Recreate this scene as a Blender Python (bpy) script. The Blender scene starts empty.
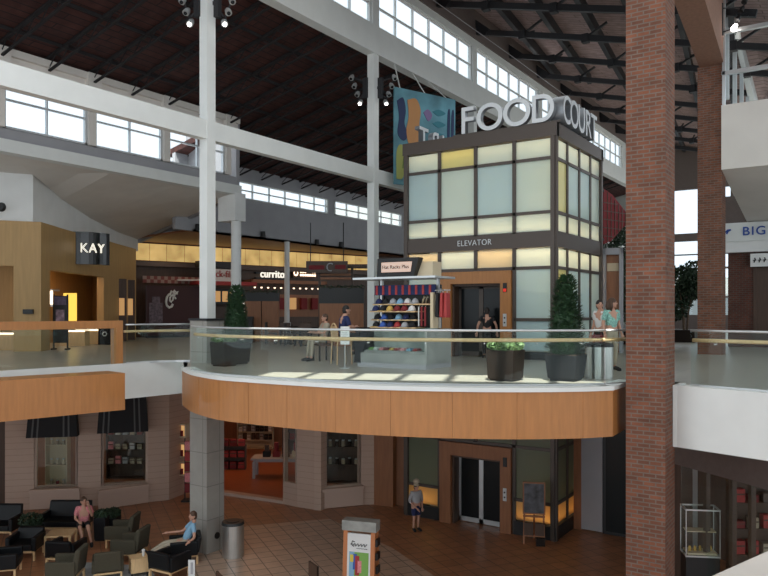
import bpy, bmesh, math, random
from mathutils import Vector, Matrix
random.seed(7)
PI = math.pi
SC = bpy.context.scene
COL = SC.collection

# ------------------------------------------------------------------ camera
EYE = 6.5                      # eye height above the lower floor; the upper floor is at UP
UP = 5.1
YAW = math.radians(33.55)      # the camera looks 33.55 degrees to the left of the mall axis (+Y)
cc, ss = math.cos(YAW), math.sin(YAW)
FPX = 730.0
cam = bpy.data.cameras.new('camera')
cam.sensor_fit = 'HORIZONTAL'
cam.sensor_width = 36.0
cam.lens = 36.0 * FPX / 768.0
cam.shift_y = (311 - 288) / 768.0
cam.clip_start = 0.05
cam.clip_end = 400
camo = bpy.data.objects.new('camera', cam)
camo.location = (0, 0, EYE)
camo.rotation_euler = (PI / 2, 0, YAW)
COL.objects.link(camo)
SC.camera = camo

# ------------------------------------------------------------------ sky, sun, added daylight fill, exposure
world = bpy.data.worlds.new('sky')
SC.world = world
world.use_nodes = True
bg = world.node_tree.nodes['Background']
bg.inputs['Color'].default_value = (0.86, 0.94, 1.0, 1)
bg.inputs['Strength'].default_value = 4.0

SUN_EL = math.radians(62)
SUN_H = Vector((-0.50, 0.866, 0))            # the way the sunlight travels over the ground
sun_dir = Vector((SUN_H.x * math.cos(SUN_EL), SUN_H.y * math.cos(SUN_EL), -math.sin(SUN_EL)))
sl = bpy.data.lights.new('sun', 'SUN')
sl.energy = 30.0
sl.angle = math.radians(0.6)
sl.color = (1.0, 0.96, 0.86)
so = bpy.data.objects.new('sun', sl)
so.rotation_euler = sun_dir.to_track_quat('-Z', 'Y').to_euler()
so.location = (0, -10, 40)
COL.objects.link(so)


def area(name, loc, size, energy, color=(1, 1, 1), direction=(0, 0, -1)):
    l = bpy.data.lights.new(name, 'AREA')
    l.shape = 'RECTANGLE'
    l.size, l.size_y = size
    l.energy = energy * (2.3 if not name.startswith('skylight') else 1.0)
    l.color = color
    o = bpy.data.objects.new(name, l)
    o.location = loc
    o.rotation_euler = Vector(direction).to_track_quat('-Z', 'Y').to_euler()
    COL.objects.link(o)
    return o


area('skylight_like_fill_atrium', (-7, 3.0, 16.6), (12, 12), 2600, (0.90, 0.96, 1.0))  # added fill lamp below the unseen roof, standing in for skylight
area('skylight_clerestory', (-14.75, 36, 17.7), (1.4, 40), 700, (0.95, 0.98, 1.0), (1, 0, 0.12))
area('skylight_like_fill_walkway', (-8.5, 24.5, 16.4), (5, 9), 420, (0.92, 0.97, 1.0))  # added fill lamp below the closed nave roof

SC.view_settings.view_transform = 'Standard'
SC.view_settings.look = 'None'
SC.view_settings.gamma = 1
SC.view_settings.use_curve_mapping = False
SC.view_settings.exposure = -1.5


# ------------------------------------------------------------------ where things stand
def at(px, d):
    """plan position of what stands d metres ahead at the bearing seen at column px"""
    r = (px - 384) / FPX * d
    return Vector((cc * r - ss * d, ss * r + cc * d))


def dz(py, z=0.0):
    return FPX * (EYE - z) / (py - 311)


def zz(py, d):
    return EYE - (py - 311) * d / FPX


def onX(px, X):
    t = (px - 384) / FPX
    return at(px, X / (cc * t - ss))


def onY(px, Y):
    t = (px - 384) / FPX
    return at(px, Y / (ss * t + cc))


# ------------------------------------------------------------------ materials
def newmat(name):
    m = bpy.data.materials.new(name)
    m.use_nodes = True
    nt = m.node_tree
    return m, nt, nt.nodes['Principled BSDF'], nt.nodes, nt.links


def mat(name, col, rough=0.6, metal=0.0, spec=0.5, var=0.0, scale=8.0, bump=0.0, stretch=(1, 1, 1), coat=0.0):
    m, nt, b, N, L = newmat(name)
    b.inputs['Roughness'].default_value = rough
    b.inputs['Metallic'].default_value = metal
    b.inputs['Specular IOR Level'].default_value = spec
    b.inputs['Coat Weight'].default_value = coat
    b.inputs['Base Color'].default_value = (*col, 1)
    if var > 0 or bump > 0:
        tc = N.new('ShaderNodeTexCoord')
        mp = N.new('ShaderNodeMapping')
        mp.inputs['Scale'].default_value = stretch
        L.new(tc.outputs['Object'], mp.inputs['Vector'])
        nz = N.new('ShaderNodeTexNoise')
        nz.inputs['Scale'].default_value = scale
        nz.inputs['Detail'].default_value = 5
        L.new(mp.outputs['Vector'], nz.inputs['Vector'])
        if var > 0:
            cr = N.new('ShaderNodeValToRGB')
            cr.color_ramp.elements[0].position = 0.3
            cr.color_ramp.elements[1].position = 0.7
            cr.color_ramp.elements[0].color = (*[c * (1 - var) for c in col], 1)
            cr.color_ramp.elements[1].color = (*[min(1, c * (1 + var)) for c in col], 1)
            L.new(nz.outputs['Fac'], cr.inputs['Fac'])
            L.new(cr.outputs['Color'], b.inputs['Base Color'])
        if bump > 0:
            bp = N.new('ShaderNodeBump')
            bp.inputs['Strength'].default_value = bump
            L.new(nz.outputs['Fac'], bp.inputs['Height'])
            L.new(bp.outputs['Normal'], b.inputs['Normal'])
    return m


def brickmat(name, c1, c2, mortar, bw, bh, ms, rough=0.8, flat=False, offset=0.5, rot=0.0, var=0.25, spec=0.3, bump=0.25):
    m, nt, b, N, L = newmat(name)
    b.inputs['Roughness'].default_value = rough
    b.inputs['Specular IOR Level'].default_value = spec
    tc = N.new('ShaderNodeTexCoord')
    if flat:
        mp = N.new('ShaderNodeMapping')
        mp.inputs['Rotation'].default_value = (0, 0, rot)
        L.new(tc.outputs['Object'], mp.inputs['Vector'])
        vec = mp.outputs['Vector']
    else:
        sp = N.new('ShaderNodeSeparateXYZ')
        L.new(tc.outputs['Object'], sp.inputs['Vector'])
        ad = N.new('ShaderNodeMath')
        ad.operation = 'ADD'
        L.new(sp.outputs['X'], ad.inputs[0])
        L.new(sp.outputs['Y'], ad.inputs[1])
        cb = N.new('ShaderNodeCombineXYZ')
        L.new(ad.outputs[0], cb.inputs['X'])
        L.new(sp.outputs['Z'], cb.inputs['Y'])
        vec = cb.outputs['Vector']
    br = N.new('ShaderNodeTexBrick')
    br.offset = offset
    br.inputs['Scale'].default_value = 1.0
    br.inputs['Brick Width'].default_value = bw
    br.inputs['Row Height'].default_value = bh
    br.inputs['Mortar Size'].default_value = ms
    br.inputs['Color1'].default_value = (*c1, 1)
    br.inputs['Color2'].default_value = (*c2, 1)
    br.inputs['Mortar'].default_value = (*mortar, 1)
    br.inputs['Bias'].default_value = -0.1
    L.new(vec, br.inputs['Vector'])
    nz = N.new('ShaderNodeTexNoise')
    nz.inputs['Scale'].default_value = 3.0
    nz.inputs['Detail'].default_value = 6
    L.new(tc.outputs['Object'], nz.inputs['Vector'])
    mx = N.new('ShaderNodeMix')
    mx.data_type = 'RGBA'
    mx.blend_type = 'MULTIPLY'
    mx.inputs['Factor'].default_value = 1.0
    cr = N.new('ShaderNodeValToRGB')
    cr.color_ramp.elements[0].position = 0.3
    cr.color_ramp.elements[1].position = 0.75
    cr.color_ramp.elements[0].color = (1 - var, 1 - var, 1 - var, 1)
    cr.color_ramp.elements[1].color = (1, 1, 1, 1)
    L.new(nz.outputs['Fac'], cr.inputs['Fac'])
    L.new(br.outputs['Color'], mx.inputs[6])
    L.new(cr.outputs['Color'], mx.inputs[7])
    L.new(mx.outputs[2], b.inputs['Base Color'])
    if bump:
        bp = N.new('ShaderNodeBump')
        bp.inputs['Strength'].default_value = bump
        bp.inputs['Distance'].default_value = 0.01
        bp.invert = True
        L.new(br.outputs['Fac'], bp.inputs['Height'])
        L.new(bp.outputs['Normal'], b.inputs['Normal'])
    return m


def glassmat(name, tint=(0.93, 0.97, 0.96), refl=0.10, rough=0.02):
    m, nt, b, N, L = newmat(name)
    N.remove(b)
    out = N['Material Output']
    tr = N.new('ShaderNodeBsdfTransparent')
    tr.inputs['Color'].default_value = (*tint, 1)
    gl = N.new('ShaderNodeBsdfGlossy')
    gl.inputs['Roughness'].default_value = rough
    gl.inputs['Color'].default_value = (0.9, 0.95, 0.95, 1)
    lw = N.new('ShaderNodeLayerWeight')
    lw.inputs['Blend'].default_value = 0.35
    ma = N.new('ShaderNodeMath')
    ma.operation = 'MULTIPLY_ADD'
    ma.inputs[1].default_value = 0.035
    ma.inputs[2].default_value = refl * 0.3
    L.new(lw.outputs['Fresnel'], ma.inputs[0])
    mx = N.new('ShaderNodeMixShader')
    L.new(ma.outputs[0], mx.inputs['Fac'])
    L.new(tr.outputs[0], mx.inputs[1])
    L.new(gl.outputs[0], mx.inputs[2])
    L.new(mx.outputs[0], out.inputs['Surface'])
    return m


def frostmat(name, col, trans=0.6, clear=0.12):
    """frosted glass: scatters light from both sides and mirrors a little"""
    m, nt, b, N, L = newmat(name)
    out = N['Material Output']
    b.inputs['Base Color'].default_value = (*col, 1)
    b.inputs['Roughness'].default_value = 0.12
    b.inputs['Specular IOR Level'].default_value = 0.9
    tl = N.new('ShaderNodeBsdfTranslucent')
    tl.inputs['Color'].default_value = (*col, 1)
    tp = N.new('ShaderNodeBsdfTransparent')
    m1 = N.new('ShaderNodeMixShader')
    m1.inputs['Fac'].default_value = trans
    L.new(b.outputs[0], m1.inputs[1])
    L.new(tl.outputs[0], m1.inputs[2])
    m2 = N.new('ShaderNodeMixShader')
    m2.inputs['Fac'].default_value = clear
    L.new(m1.outputs[0], m2.inputs[1])
    L.new(tp.outputs[0], m2.inputs[2])
    L.new(m2.outputs[0], out.inputs['Surface'])
    return m


def glow(name, col, strength, var=0.0, scale=1.0):
    m, nt, b, N, L = newmat(name)
    N.remove(b)
    e = N.new('ShaderNodeEmission')
    e.inputs['Color'].default_value = (*col, 1)
    e.inputs['Strength'].default_value = strength * 2.3
    if var:
        tc = N.new('ShaderNodeTexCoord')
        nz = N.new('ShaderNodeTexNoise')
        nz.inputs['Scale'].default_value = scale
        nz.inputs['Detail'].default_value = 4
        L.new(tc.outputs['Object'], nz.inputs['Vector'])
        cr = N.new('ShaderNodeValToRGB')
        cr.color_ramp.elements[0].position = 0.25
        cr.color_ramp.elements[1].position = 0.75
        cr.color_ramp.elements[0].color = (*[c * (1 - var) for c in col], 1)
        cr.color_ramp.elements[1].color = (*col, 1)
        L.new(nz.outputs['Fac'], cr.inputs['Fac'])
        L.new(cr.outputs['Color'], e.inputs['Color'])
    L.new(e.outputs[0], N['Material Output'].inputs['Surface'])
    return m


M = {}
M['white'] = mat('white_paint', (0.74, 0.76, 0.74), 0.55, var=0.03, scale=2)
M['white2'] = mat('white_plaster', (0.80, 0.81, 0.80), 0.7, var=0.04, scale=1.5)
M['grey_wall'] = mat('grey_plaster', (0.36, 0.36, 0.38), 0.8, var=0.05, scale=1.2)
M['soffit'] = mat('warm_grey_soffit', (0.74, 0.70, 0.65), 0.8, var=0.04, scale=1)
M['brown_wall'] = mat('brown_painted_wall', (0.15, 0.12, 0.11), 0.8, var=0.06)
M['bronze'] = mat('dark_bronze_metal', (0.095, 0.075, 0.064), 0.45, 0.3)
M['black'] = mat('black_metal', (0.012, 0.012, 0.013), 0.45)
M['iron'] = mat('dark_grey_steel', (0.022, 0.022, 0.025), 0.6, 0.1)
M['joist'] = mat('dull_brown_steel', (0.016, 0.013, 0.014), 0.8)
M['steel'] = mat('brushed_steel', (0.62, 0.62, 0.60), 0.32, 0.9, var=0.10, scale=6, stretch=(14, 14, 0.4))
M['alu'] = mat('satin_aluminium', (0.60, 0.62, 0.63), 0.35, 0.7)
M['letter'] = mat('pale_metal_letter', (0.75, 0.78, 0.80), 0.4, 0.15)
M['letter_side'] = mat('grey_letter_return', (0.30, 0.32, 0.34), 0.35, 0.5)
M['maple'] = mat('maple_veneer', (0.42, 0.175, 0.050), 0.45, var=0.10, scale=3, stretch=(5, 5, 0.5), coat=0.1)
M['maple_lt'] = mat('light_maple', (0.68, 0.46, 0.24), 0.4, var=0.10, scale=5, stretch=(6, 6, 0.8))
M['cherry'] = mat('cherry_wood', (0.30, 0.125, 0.055), 0.5, var=0.14, scale=3, stretch=(5, 5, 0.5))
M['oak'] = mat('golden_oak_panel', (0.44, 0.27, 0.105), 0.5, var=0.08, scale=2, stretch=(6, 6, 0.5))
M['walnut'] = mat('dark_walnut', (0.075, 0.04, 0.025), 0.5, var=0.2, scale=3, stretch=(5, 5, 0.5))
M['beige'] = brickmat('beige_panelled_wall', (0.54, 0.39, 0.31), (0.55, 0.40, 0.32), (0.45, 0.32, 0.25), 30.0, 0.20, 0.010, 0.8, var=0.05)
M['beige_trim'] = mat('beige_trim', (0.57, 0.42, 0.34), 0.7)
M['stone'] = brickmat('grey_stone_cladding', (0.36, 0.345, 0.315), (0.38, 0.365, 0.33), (0.25, 0.24, 0.22), 0.62, 0.9, 0.012, 0.7, offset=0.0, var=0.12)
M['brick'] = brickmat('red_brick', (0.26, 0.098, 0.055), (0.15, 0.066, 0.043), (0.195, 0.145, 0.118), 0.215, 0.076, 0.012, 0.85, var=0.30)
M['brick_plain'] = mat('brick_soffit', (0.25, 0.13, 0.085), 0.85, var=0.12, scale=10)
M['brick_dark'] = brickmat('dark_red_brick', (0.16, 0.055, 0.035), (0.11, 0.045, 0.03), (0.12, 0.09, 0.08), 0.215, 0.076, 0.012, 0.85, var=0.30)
M['tile'] = brickmat('terracotta_floor_tile', (0.47, 0.215, 0.105), (0.39, 0.18, 0.088), (0.15, 0.085, 0.055), 0.42, 0.42, 0.012, 0.35, flat=True, offset=0.0, rot=math.radians(33), var=0.25, spec=0.5, bump=0.05)
M['tile_lt'] = brickmat('cream_floor_tile', (0.64, 0.45, 0.33), (0.58, 0.41, 0.30), (0.20, 0.15, 0.115), 0.42, 0.42, 0.014, 0.35, flat=True, offset=0.0, rot=math.radians(33), var=0.2, spec=0.5, bump=0.05)
M['terrazzo'] = brickmat('pale_stone_floor', (0.42, 0.395, 0.34), (0.39, 0.365, 0.315), (0.28, 0.26, 0.23), 0.9, 0.9, 0.012, 0.33, flat=True, offset=0.0, rot=0, var=0.18, spec=0.5, bump=0.03)
M['orange_floor'] = mat('polished_orange_wood', (0.36, 0.11, 0.04), 0.3, var=0.15, scale=2, stretch=(1, 8, 1))
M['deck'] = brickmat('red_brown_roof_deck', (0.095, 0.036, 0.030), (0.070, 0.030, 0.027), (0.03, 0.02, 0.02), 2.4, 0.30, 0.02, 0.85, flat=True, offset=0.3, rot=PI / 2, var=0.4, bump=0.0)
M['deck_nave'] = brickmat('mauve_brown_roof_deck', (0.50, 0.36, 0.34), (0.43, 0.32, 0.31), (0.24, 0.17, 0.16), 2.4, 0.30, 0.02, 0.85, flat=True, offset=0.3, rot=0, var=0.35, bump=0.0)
M['leather'] = mat('black_leather', (0.0055, 0.0065, 0.008), 0.42, spec=0.3, bump=0.1, scale=60)
M['olive'] = mat('olive_fabric', (0.062, 0.054, 0.034), 0.9, var=0.15, scale=40)
M['rug'] = mat('pale_grey_rug', (0.33, 0.34, 0.34), 0.95, var=0.2, scale=5)
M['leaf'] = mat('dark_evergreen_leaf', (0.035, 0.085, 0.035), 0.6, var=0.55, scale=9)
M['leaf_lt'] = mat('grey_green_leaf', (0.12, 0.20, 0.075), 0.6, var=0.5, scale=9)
M['leaf_dk'] = mat('dark_ficus_leaf', (0.022, 0.045, 0.02), 0.6, var=0.5, scale=9)  # very dark green leaf colour
M['bark'] = mat('bark', (0.10, 0.065, 0.04), 0.9, var=0.3, scale=12)
M['pot'] = mat('charcoal_planter', (0.016, 0.016, 0.018), 0.6, spec=0.15)
M['pot_br'] = mat('dark_brown_planter', (0.022, 0.015, 0.012), 0.6, spec=0.15)
M['glass'] = glassmat('clear_glass')
M['glass_rail'] = glassmat('balustrade_glass', (0.93, 0.975, 0.965), 0.03)
M['glass_dark'] = mat('dark_door_glass', (0.010, 0.012, 0.013), 0.15, spec=0.25)
M['glass_pane'] = glassmat('clerestory_glass', (0.95, 0.98, 1.0), 0.05)
M['frost'] = frostmat('frosted_green_glass', (0.84, 0.95, 0.92))
M['frost_y'] = frostmat('frosted_yellow_glass', (0.86, 0.86, 0.50))
M['frost_b'] = frostmat('frosted_blue_and_reflection_glass', (0.74, 0.90, 0.94))  # also tints the lower right panes in place of a reflection
M['frost_w'] = frostmat('frosted_warm_glass', (0.84, 0.80, 0.62))
M['frost_low'] = frostmat('frosted_green_glass_shaded', (0.34, 0.38, 0.28))  # darker copy of the green glass, lower level dimness put into the colour
M['frost_glow'] = frostmat('frosted_amber_glow_glass', (0.90, 0.66, 0.30))  # lamp glow of the bottom row put into the glass colour
M['core'] = mat('white_shaft_lining', (0.72, 0.74, 0.72), 0.8)
M['maroon'] = mat('maroon_barricade', (0.050, 0.018, 0.020), 0.7)
M['red'] = mat('red_paint', (0.38, 0.035, 0.035), 0.6)
M['red_dk'] = mat('dark_red_cloth', (0.20, 0.020, 0.024), 0.8)
M['navy'] = mat('navy_cloth', (0.018, 0.028, 0.10), 0.85)
M['blue'] = mat('blue_cloth', (0.05, 0.12, 0.42), 0.85)
M['sky_cloth'] = mat('light_blue_cloth', (0.25, 0.45, 0.62), 0.85)
M['cart_grey'] = mat('cart_grey_laminate', (0.30, 0.31, 0.29), 0.4, var=0.3, scale=3)
M['grey_cloth'] = mat('grey_cloth', (0.40, 0.40, 0.42), 0.85)
M['white_cloth'] = mat('white_cloth', (0.72, 0.70, 0.68), 0.85)
M['tan'] = mat('khaki_cloth', (0.42, 0.36, 0.27), 0.9)
M['black_cloth'] = mat('black_cloth', (0.014, 0.014, 0.016), 0.85)
M['pink'] = mat('pink_cloth', (0.72, 0.26, 0.28), 0.9, var=0.2, scale=25)
M['teal_cloth'] = mat('teal_patterned_cloth', (0.26, 0.52, 0.45), 0.9, var=0.45, scale=30)
M['skin'] = mat('skin', (0.55, 0.30, 0.21), 0.6)
M['hair_dk'] = mat('dark_hair', (0.018, 0.013, 0.011), 0.6)
M['hair_br'] = mat('brown_hair', (0.08, 0.04, 0.022), 0.6)
M['paper'] = mat('white_paper', (0.74, 0.75, 0.74), 0.7)
M['orange'] = mat('orange_wood_frame', (0.52, 0.19, 0.07), 0.5)
M['cream'] = mat('cream_laminate', (0.60, 0.50, 0.34), 0.5)
M['green'] = mat('bright_green_print', (0.20, 0.42, 0.09), 0.6)
M['yellow'] = mat('yellow_print', (0.70, 0.55, 0.07), 0.6)
M['yellow_shirt'] = mat('gold_cloth', (0.62, 0.40, 0.10), 0.8)
M['ledge'] = mat('pale_stone_ledge', (0.55, 0.50, 0.45), 0.5, var=0.1, scale=6)
M['bulb'] = glow('lit_lamp', (1.0, 0.93, 0.85), 14)
M['bulb_warm'] = glow('lit_warm_lamp', (1.0, 0.72, 0.50), 4)
M['onyx'] = glow('backlit_amber_panel', (1.0, 0.66, 0.24), 0.95, 0.55, 1.3)
M['sign_white'] = glow('lit_white_letter', (1.0, 0.93, 0.78), 1.5)
M['kiosk_lit'] = glow('lit_kiosk_sign', (1.0, 0.74, 0.62), 0.9)
M['amber'] = glow('amber_display', (1.0, 0.62, 0.10), 1.6)
M['warm_lit'] = glow('warm_lit_lining', (1.0, 0.55, 0.22), 0.6)
M['red_led'] = glow('red_indicator', (1.0, 0.06, 0.04), 1.0)
M['far'] = mat('far_facade', (0.42, 0.44, 0.42), 0.8)


# ------------------------------------------------------------------ mesh builder
class MB:
    def __init__(self):
        self.bm = bmesh.new()

    def box(self, x0, y0, z0, x1, y1, z1):
        return self.prism([(x0, y0), (x1, y0), (x1, y1), (x0, y1)], z0, z1)

    def prism(self, pts, z0, z1):
        a = sum(pts[i][0] * pts[(i + 1) % len(pts)][1] - pts[(i + 1) % len(pts)][0] * pts[i][1] for i in range(len(pts)))
        if a < 0:
            pts = pts[::-1]
        lo = [self.bm.verts.new((p[0], p[1], z0)) for p in pts]
        hi = [self.bm.verts.new((p[0], p[1], z1)) for p in pts]
        n = len(pts)
        self.bm.faces.new(lo[::-1])
        self.bm.faces.new(hi)
        for i in range(n):
            j = (i + 1) % n
            self.bm.faces.new((lo[i], lo[j], hi[j], hi[i]))
        return self

    def seg(self, p0, p1, z0, z1, th, side=1):
        """a slab of wall between two plan points; its thickness goes to the left (side 1) or right of p0>p1"""
        p0, p1 = Vector(p0[:2]), Vector(p1[:2])
        d = (p1 - p0).normalized()
        n = Vector((-d.y, d.x)) * th * side
        return self.prism([p0, p1, p1 + n, p0 + n], z0, z1)

    def hexa(self, lo, hi):
        """eight corners: lo and hi quads, each a list of four 3-D points"""
        a = [self.bm.verts.new(p) for p in lo]
        b = [self.bm.verts.new(p) for p in hi]
        self.bm.faces.new(a[::-1])
        self.bm.faces.new(b)
        for i in range(4):
            j = (i + 1) % 4
            self.bm.faces.new((a[i], a[j], b[j], b[i]))
        return self

    def bar(self, p, q, w, h=None):
        """a square-section bar between two 3-D points"""
        h = h or w
        p, q = Vector(p), Vector(q)
        d = (q - p).normalized()
        up = Vector((0, 0, 1)) if abs(d.z) < 0.95 else Vector((0, 1, 0))
        s = d.cross(up).normalized()
        u = s.cross(d).normalized()
        o = [s * w / 2 + u * h / 2, -s * w / 2 + u * h / 2, -s * w / 2 - u * h / 2, s * w / 2 - u * h / 2]
        return self.hexa([p + k for k in o], [q + k for k in o])

    def cyl(self, c, r0, z0, z1, r1=None, n=16):
        r1 = r0 if r1 is None else r1
        lo = [self.bm.verts.new((c[0] + r0 * math.cos(2 * PI * k / n), c[1] + r0 * math.sin(2 * PI * k / n), z0)) for k in range(n)]
        hi = [self.bm.verts.new((c[0] + r1 * math.cos(2 * PI * k / n), c[1] + r1 * math.sin(2 * PI * k / n), z1)) for k in range(n)]
        self.bm.faces.new(lo[::-1])
        self.bm.faces.new(hi)
        for k in range(n):
            j = (k + 1) % n
            self.bm.faces.new((lo[k], lo[j], hi[j], hi[k]))
        return self

    def tube(self, pts, r, n=8, closed=False):
        pts = [Vector(p) for p in pts]
        rings = []
        m = len(pts)
        for i, p in enumerate(pts):
            if closed:
                d = pts[(i + 1) % m] - pts[i - 1]
            else:
                d = pts[min(i + 1, m - 1)] - pts[max(i - 1, 0)]
            d.normalize()
            up = Vector((0, 0, 1)) if abs(d.z) < 0.9 else Vector((0, 1, 0))
            s = d.cross(up).normalized()
            u = s.cross(d).normalized()
            rr = r[i] if isinstance(r, (list, tuple)) else r
            rings.append([self.bm.verts.new(p + s * rr * math.cos(2 * PI * k / n) + u * rr * math.sin(2 * PI * k / n)) for k in range(n)])
        for i in range(m if closed else m - 1):
            a, b = rings[i], rings[(i + 1) % m]
            for k in range(n):
                j = (k + 1) % n
                self.bm.faces.new((a[k], b[k], b[j], a[j]))
        if not closed:
            self.bm.faces.new(rings[0])
            self.bm.faces.new(rings[-1][::-1])
        return self

    def ball(self, c, r, seg=12, rings=8, zmin=-1.0):
        """ellipsoid; r is a number or three radii; zmin cuts the lower part off (in units of the radius)"""
        if not isinstance(r, (tuple, list)):
            r = (r, r, r)
        a0 = math.asin(max(-1, min(1, zmin)))
        rows = []
        for i in range(rings + 1):
            a = a0 + (PI / 2 - a0) * i / rings
            rows.append([self.bm.verts.new((c[0] + r[0] * math.cos(a) * math.cos(2 * PI * k / seg), c[1] + r[1] * math.cos(a) * math.sin(2 * PI * k / seg), c[2] + r[2] * math.sin(a))) for k in range(seg)])
        for i in range(rings):
            for k in range(seg):
                j = (k + 1) % seg
                self.bm.faces.new((rows[i][k], rows[i][j], rows[i + 1][j], rows[i + 1][k]))
        self.bm.faces.new(rows[0][::-1])
        bmesh.ops.remove_doubles(self.bm, verts=[v for row in (rows[0], rows[-1]) for v in row], dist=1e-5)
        return self

    def quad(self, a, b, c, d):
        self.bm.faces.new([self.bm.verts.new(p) for p in (a, b, c, d)])
        return self

    def xform(self, mtx):
        bmesh.ops.transform(self.bm, matrix=mtx, verts=self.bm.verts)
        return self

    def build(self, name, m, parent=None, smooth=False, bevel=0.0, bseg=2, sub=0):
        me = bpy.data.meshes.new(name)
        bmesh.ops.recalc_face_normals(self.bm, faces=self.bm.faces)
        self.bm.to_mesh(me)
        self.bm.free()
        o = bpy.data.objects.new(name, me)
        COL.objects.link(o)
        me.materials.append(m)
        if smooth:
            for p in me.polygons:
                p.use_smooth = True
        if bevel:
            b = o.modifiers.new('soft edges', 'BEVEL')
            b.width = bevel
            b.segments = bseg
            b.limit_method = 'ANGLE'
        if sub:
            s = o.modifiers.new('round', 'SUBSURF')
            s.levels = s.render_levels = sub
        if parent is not None:
            o.parent = parent
        return o


def tag(o, label=None, cat=None, group=None, kind=None):
    if label:
        o['label'] = label
    if cat:
        o['category'] = cat
    if group:
        o['group'] = group
    if kind:
        o['kind'] = kind
    return o


def thing(name, label, cat, loc=(0, 0, 0), rz=0.0, group=None):
    o = bpy.data.objects.new(name, None)
    o.empty_display_size = 0.2
    COL.objects.link(o)
    o.location = loc
    o.rotation_euler = (0, 0, rz)
    return tag(o, label, cat, group)


def struct(name, mb, m, label=None, cat=None, **k):
    o = mb.build(name, m, **k)
    return tag(o, label, cat or 'structure', None, 'structure')


def copy_tree(o, parent=None):
    c = o.copy()
    COL.objects.link(c)
    if parent is not None:
        c.parent = parent
        c.matrix_parent_inverse = o.matrix_parent_inverse.copy()
    for ch in list(o.children):
        copy_tree(ch, c)
    return c


def dup(o, loc, rz=0.0, label=None, group=None):
    c = copy_tree(o)
    c.location = loc
    c.rotation_euler = (0, 0, rz)
    return tag(c, label, None, group)


def text(name, body, h, m, parent=None, loc=(0, 0, 0), rz=0.0, ext=0.01, off=0.0, align='CENTER', xs=1.0, rx=PI / 2, spacing=1.0):
    cu = bpy.data.curves.new(name, 'FONT')
    cu.body = body
    cu.size = h / 0.69
    cu.extrude = ext
    cu.offset = off
    cu.align_x = align
    cu.space_character = spacing
    t = bpy.data.objects.new(name, cu)
    COL.objects.link(t)
    dg = bpy.context.evaluated_depsgraph_get()
    me = bpy.data.meshes.new_from_object(t.evaluated_get(dg))
    bpy.data.objects.remove(t)
    me.materials.clear()
    me.materials.append(m)
    o = bpy.data.objects.new(name, me)
    COL.objects.link(o)
    o.location = loc
    o.rotation_euler = (rx, 0, rz)
    o.scale = (xs, 1, 1)
    if parent is not None:
        o.parent = parent
    return o


def smooth_path(pts, n=6):
    """Catmull-Rom through plan points"""
    P = [Vector(p) for p in pts]
    out = []
    for i in range(len(P) - 1):
        p0, p1, p2, p3 = P[max(i - 1, 0)], P[i], P[i + 1], P[min(i + 2, len(P) - 1)]
        for k in range(n):
            t = k / n
            out.append(0.5 * (2 * p1 + (p2 - p0) * t + (2 * p0 - 5 * p1 + 4 * p2 - p3) * t * t + (3 * p1 - p0 - 3 * p2 + p3) * t ** 3))
    out.append(P[-1])
    return out


def offset_path(pts, dist):
    out = []
    for i, p in enumerate(pts):
        d = pts[min(i + 1, len(pts) - 1)] - pts[max(i - 1, 0)]
        d.normalize()
        out.append(p + Vector((-d.y, d.x)) * dist)
    return out

# =================================================================== STRUCTURE
# ------------------------------------------------------------------ lower floor
mb = MB(); mb.box(-46, -6, -0.3, 14, 48, 0.0)
struct('floor_lower', mb, M['tile'], 'terracotta tiled floor of the lower level', 'floor')
mb = MB()
mb.prism([at(p, dz(y)) for p, y in ((186, 600), (188, 556), (246, 526), (330, 519), (392, 548), (470, 600))], 0.0, 0.006)
struct('floor_inlay', mb, M['tile_lt'], 'cream tiled field in the lower floor', 'floor')

# ------------------------------------------------------------------ upper floor with the curved balcony
RIM = [(182, 17.75), (189, 16.75), (197.5, 16.12), (218, 15.3), (248.5, 14.75), (287, 14.23), (335, 13.70), (390, 13.31), (453, 13.06), (517, 12.97), (583, 13.07), (613, 13.27)]


def rimd(px):
    for i in range(len(RIM) - 1):
        if RIM[i][0] <= px <= RIM[i + 1][0]:
            x0, x1 = RIM[i][0], RIM[i + 1][0]
            y0, y1 = RIM[i][1], RIM[i + 1][1]
            xm, ym = RIM[max(i - 1, 0)]
            xp, yp = RIM[min(i + 2, len(RIM) - 1)]
            m0 = (y1 - ym) / (x1 - xm)
            m1 = (yp - y0) / (xp - x0)
            h = x1 - x0
            t = (px - x0) / h
            return (2 * t ** 3 - 3 * t * t + 1) * y0 + (t ** 3 - 2 * t * t + t) * h * m0 + (-2 * t ** 3 + 3 * t * t) * y1 + (t ** 3 - t * t) * h * m1
    return RIM[-1][1]


def rimpath(p0, p1, n):
    return [at(p0 + (p1 - p0) * k / n, rimd(p0 + (p1 - p0) * k / n)) for k in range(n + 1)]


rim = rimpath(182, 200, 8) + rimpath(200, 613, 46)[1:]
corner = rim[-1]
corner_back = Vector((corner.x - 0.05, 14.75))
left_end = Vector((-16.0, 13.95))
rim_in = offset_path(rim, 0.05)
floor_poly = rim_in + [corner_back + Vector((-0.06, 0)), Vector((-2.85, 14.75)), Vector((-2.85, 14.25)), Vector((-1.39, 13.80)), Vector((2.0, 12.7)), Vector((9, 10.4)), Vector((9, 60)), Vector((-44, 60)), Vector((-44, 2)), Vector((-16.9, 2)), Vector((-16.55, 9.0)), left_end]
mb = MB(); mb.prism(floor_poly, 4.95, UP)
struct('floor_upper', mb, M['terrazzo'], 'pale stone floor of the upper level', 'floor')
mb = MB(); mb.prism([p + (Vector((0, 0.0)) if i >= len(rim) else Vector((0, 0.1))) for i, p in enumerate(floor_poly)], 4.25, 4.94)
struct('ceiling_lower', mb, M['soffit'], 'underside of the upper floor', 'ceiling')

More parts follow.
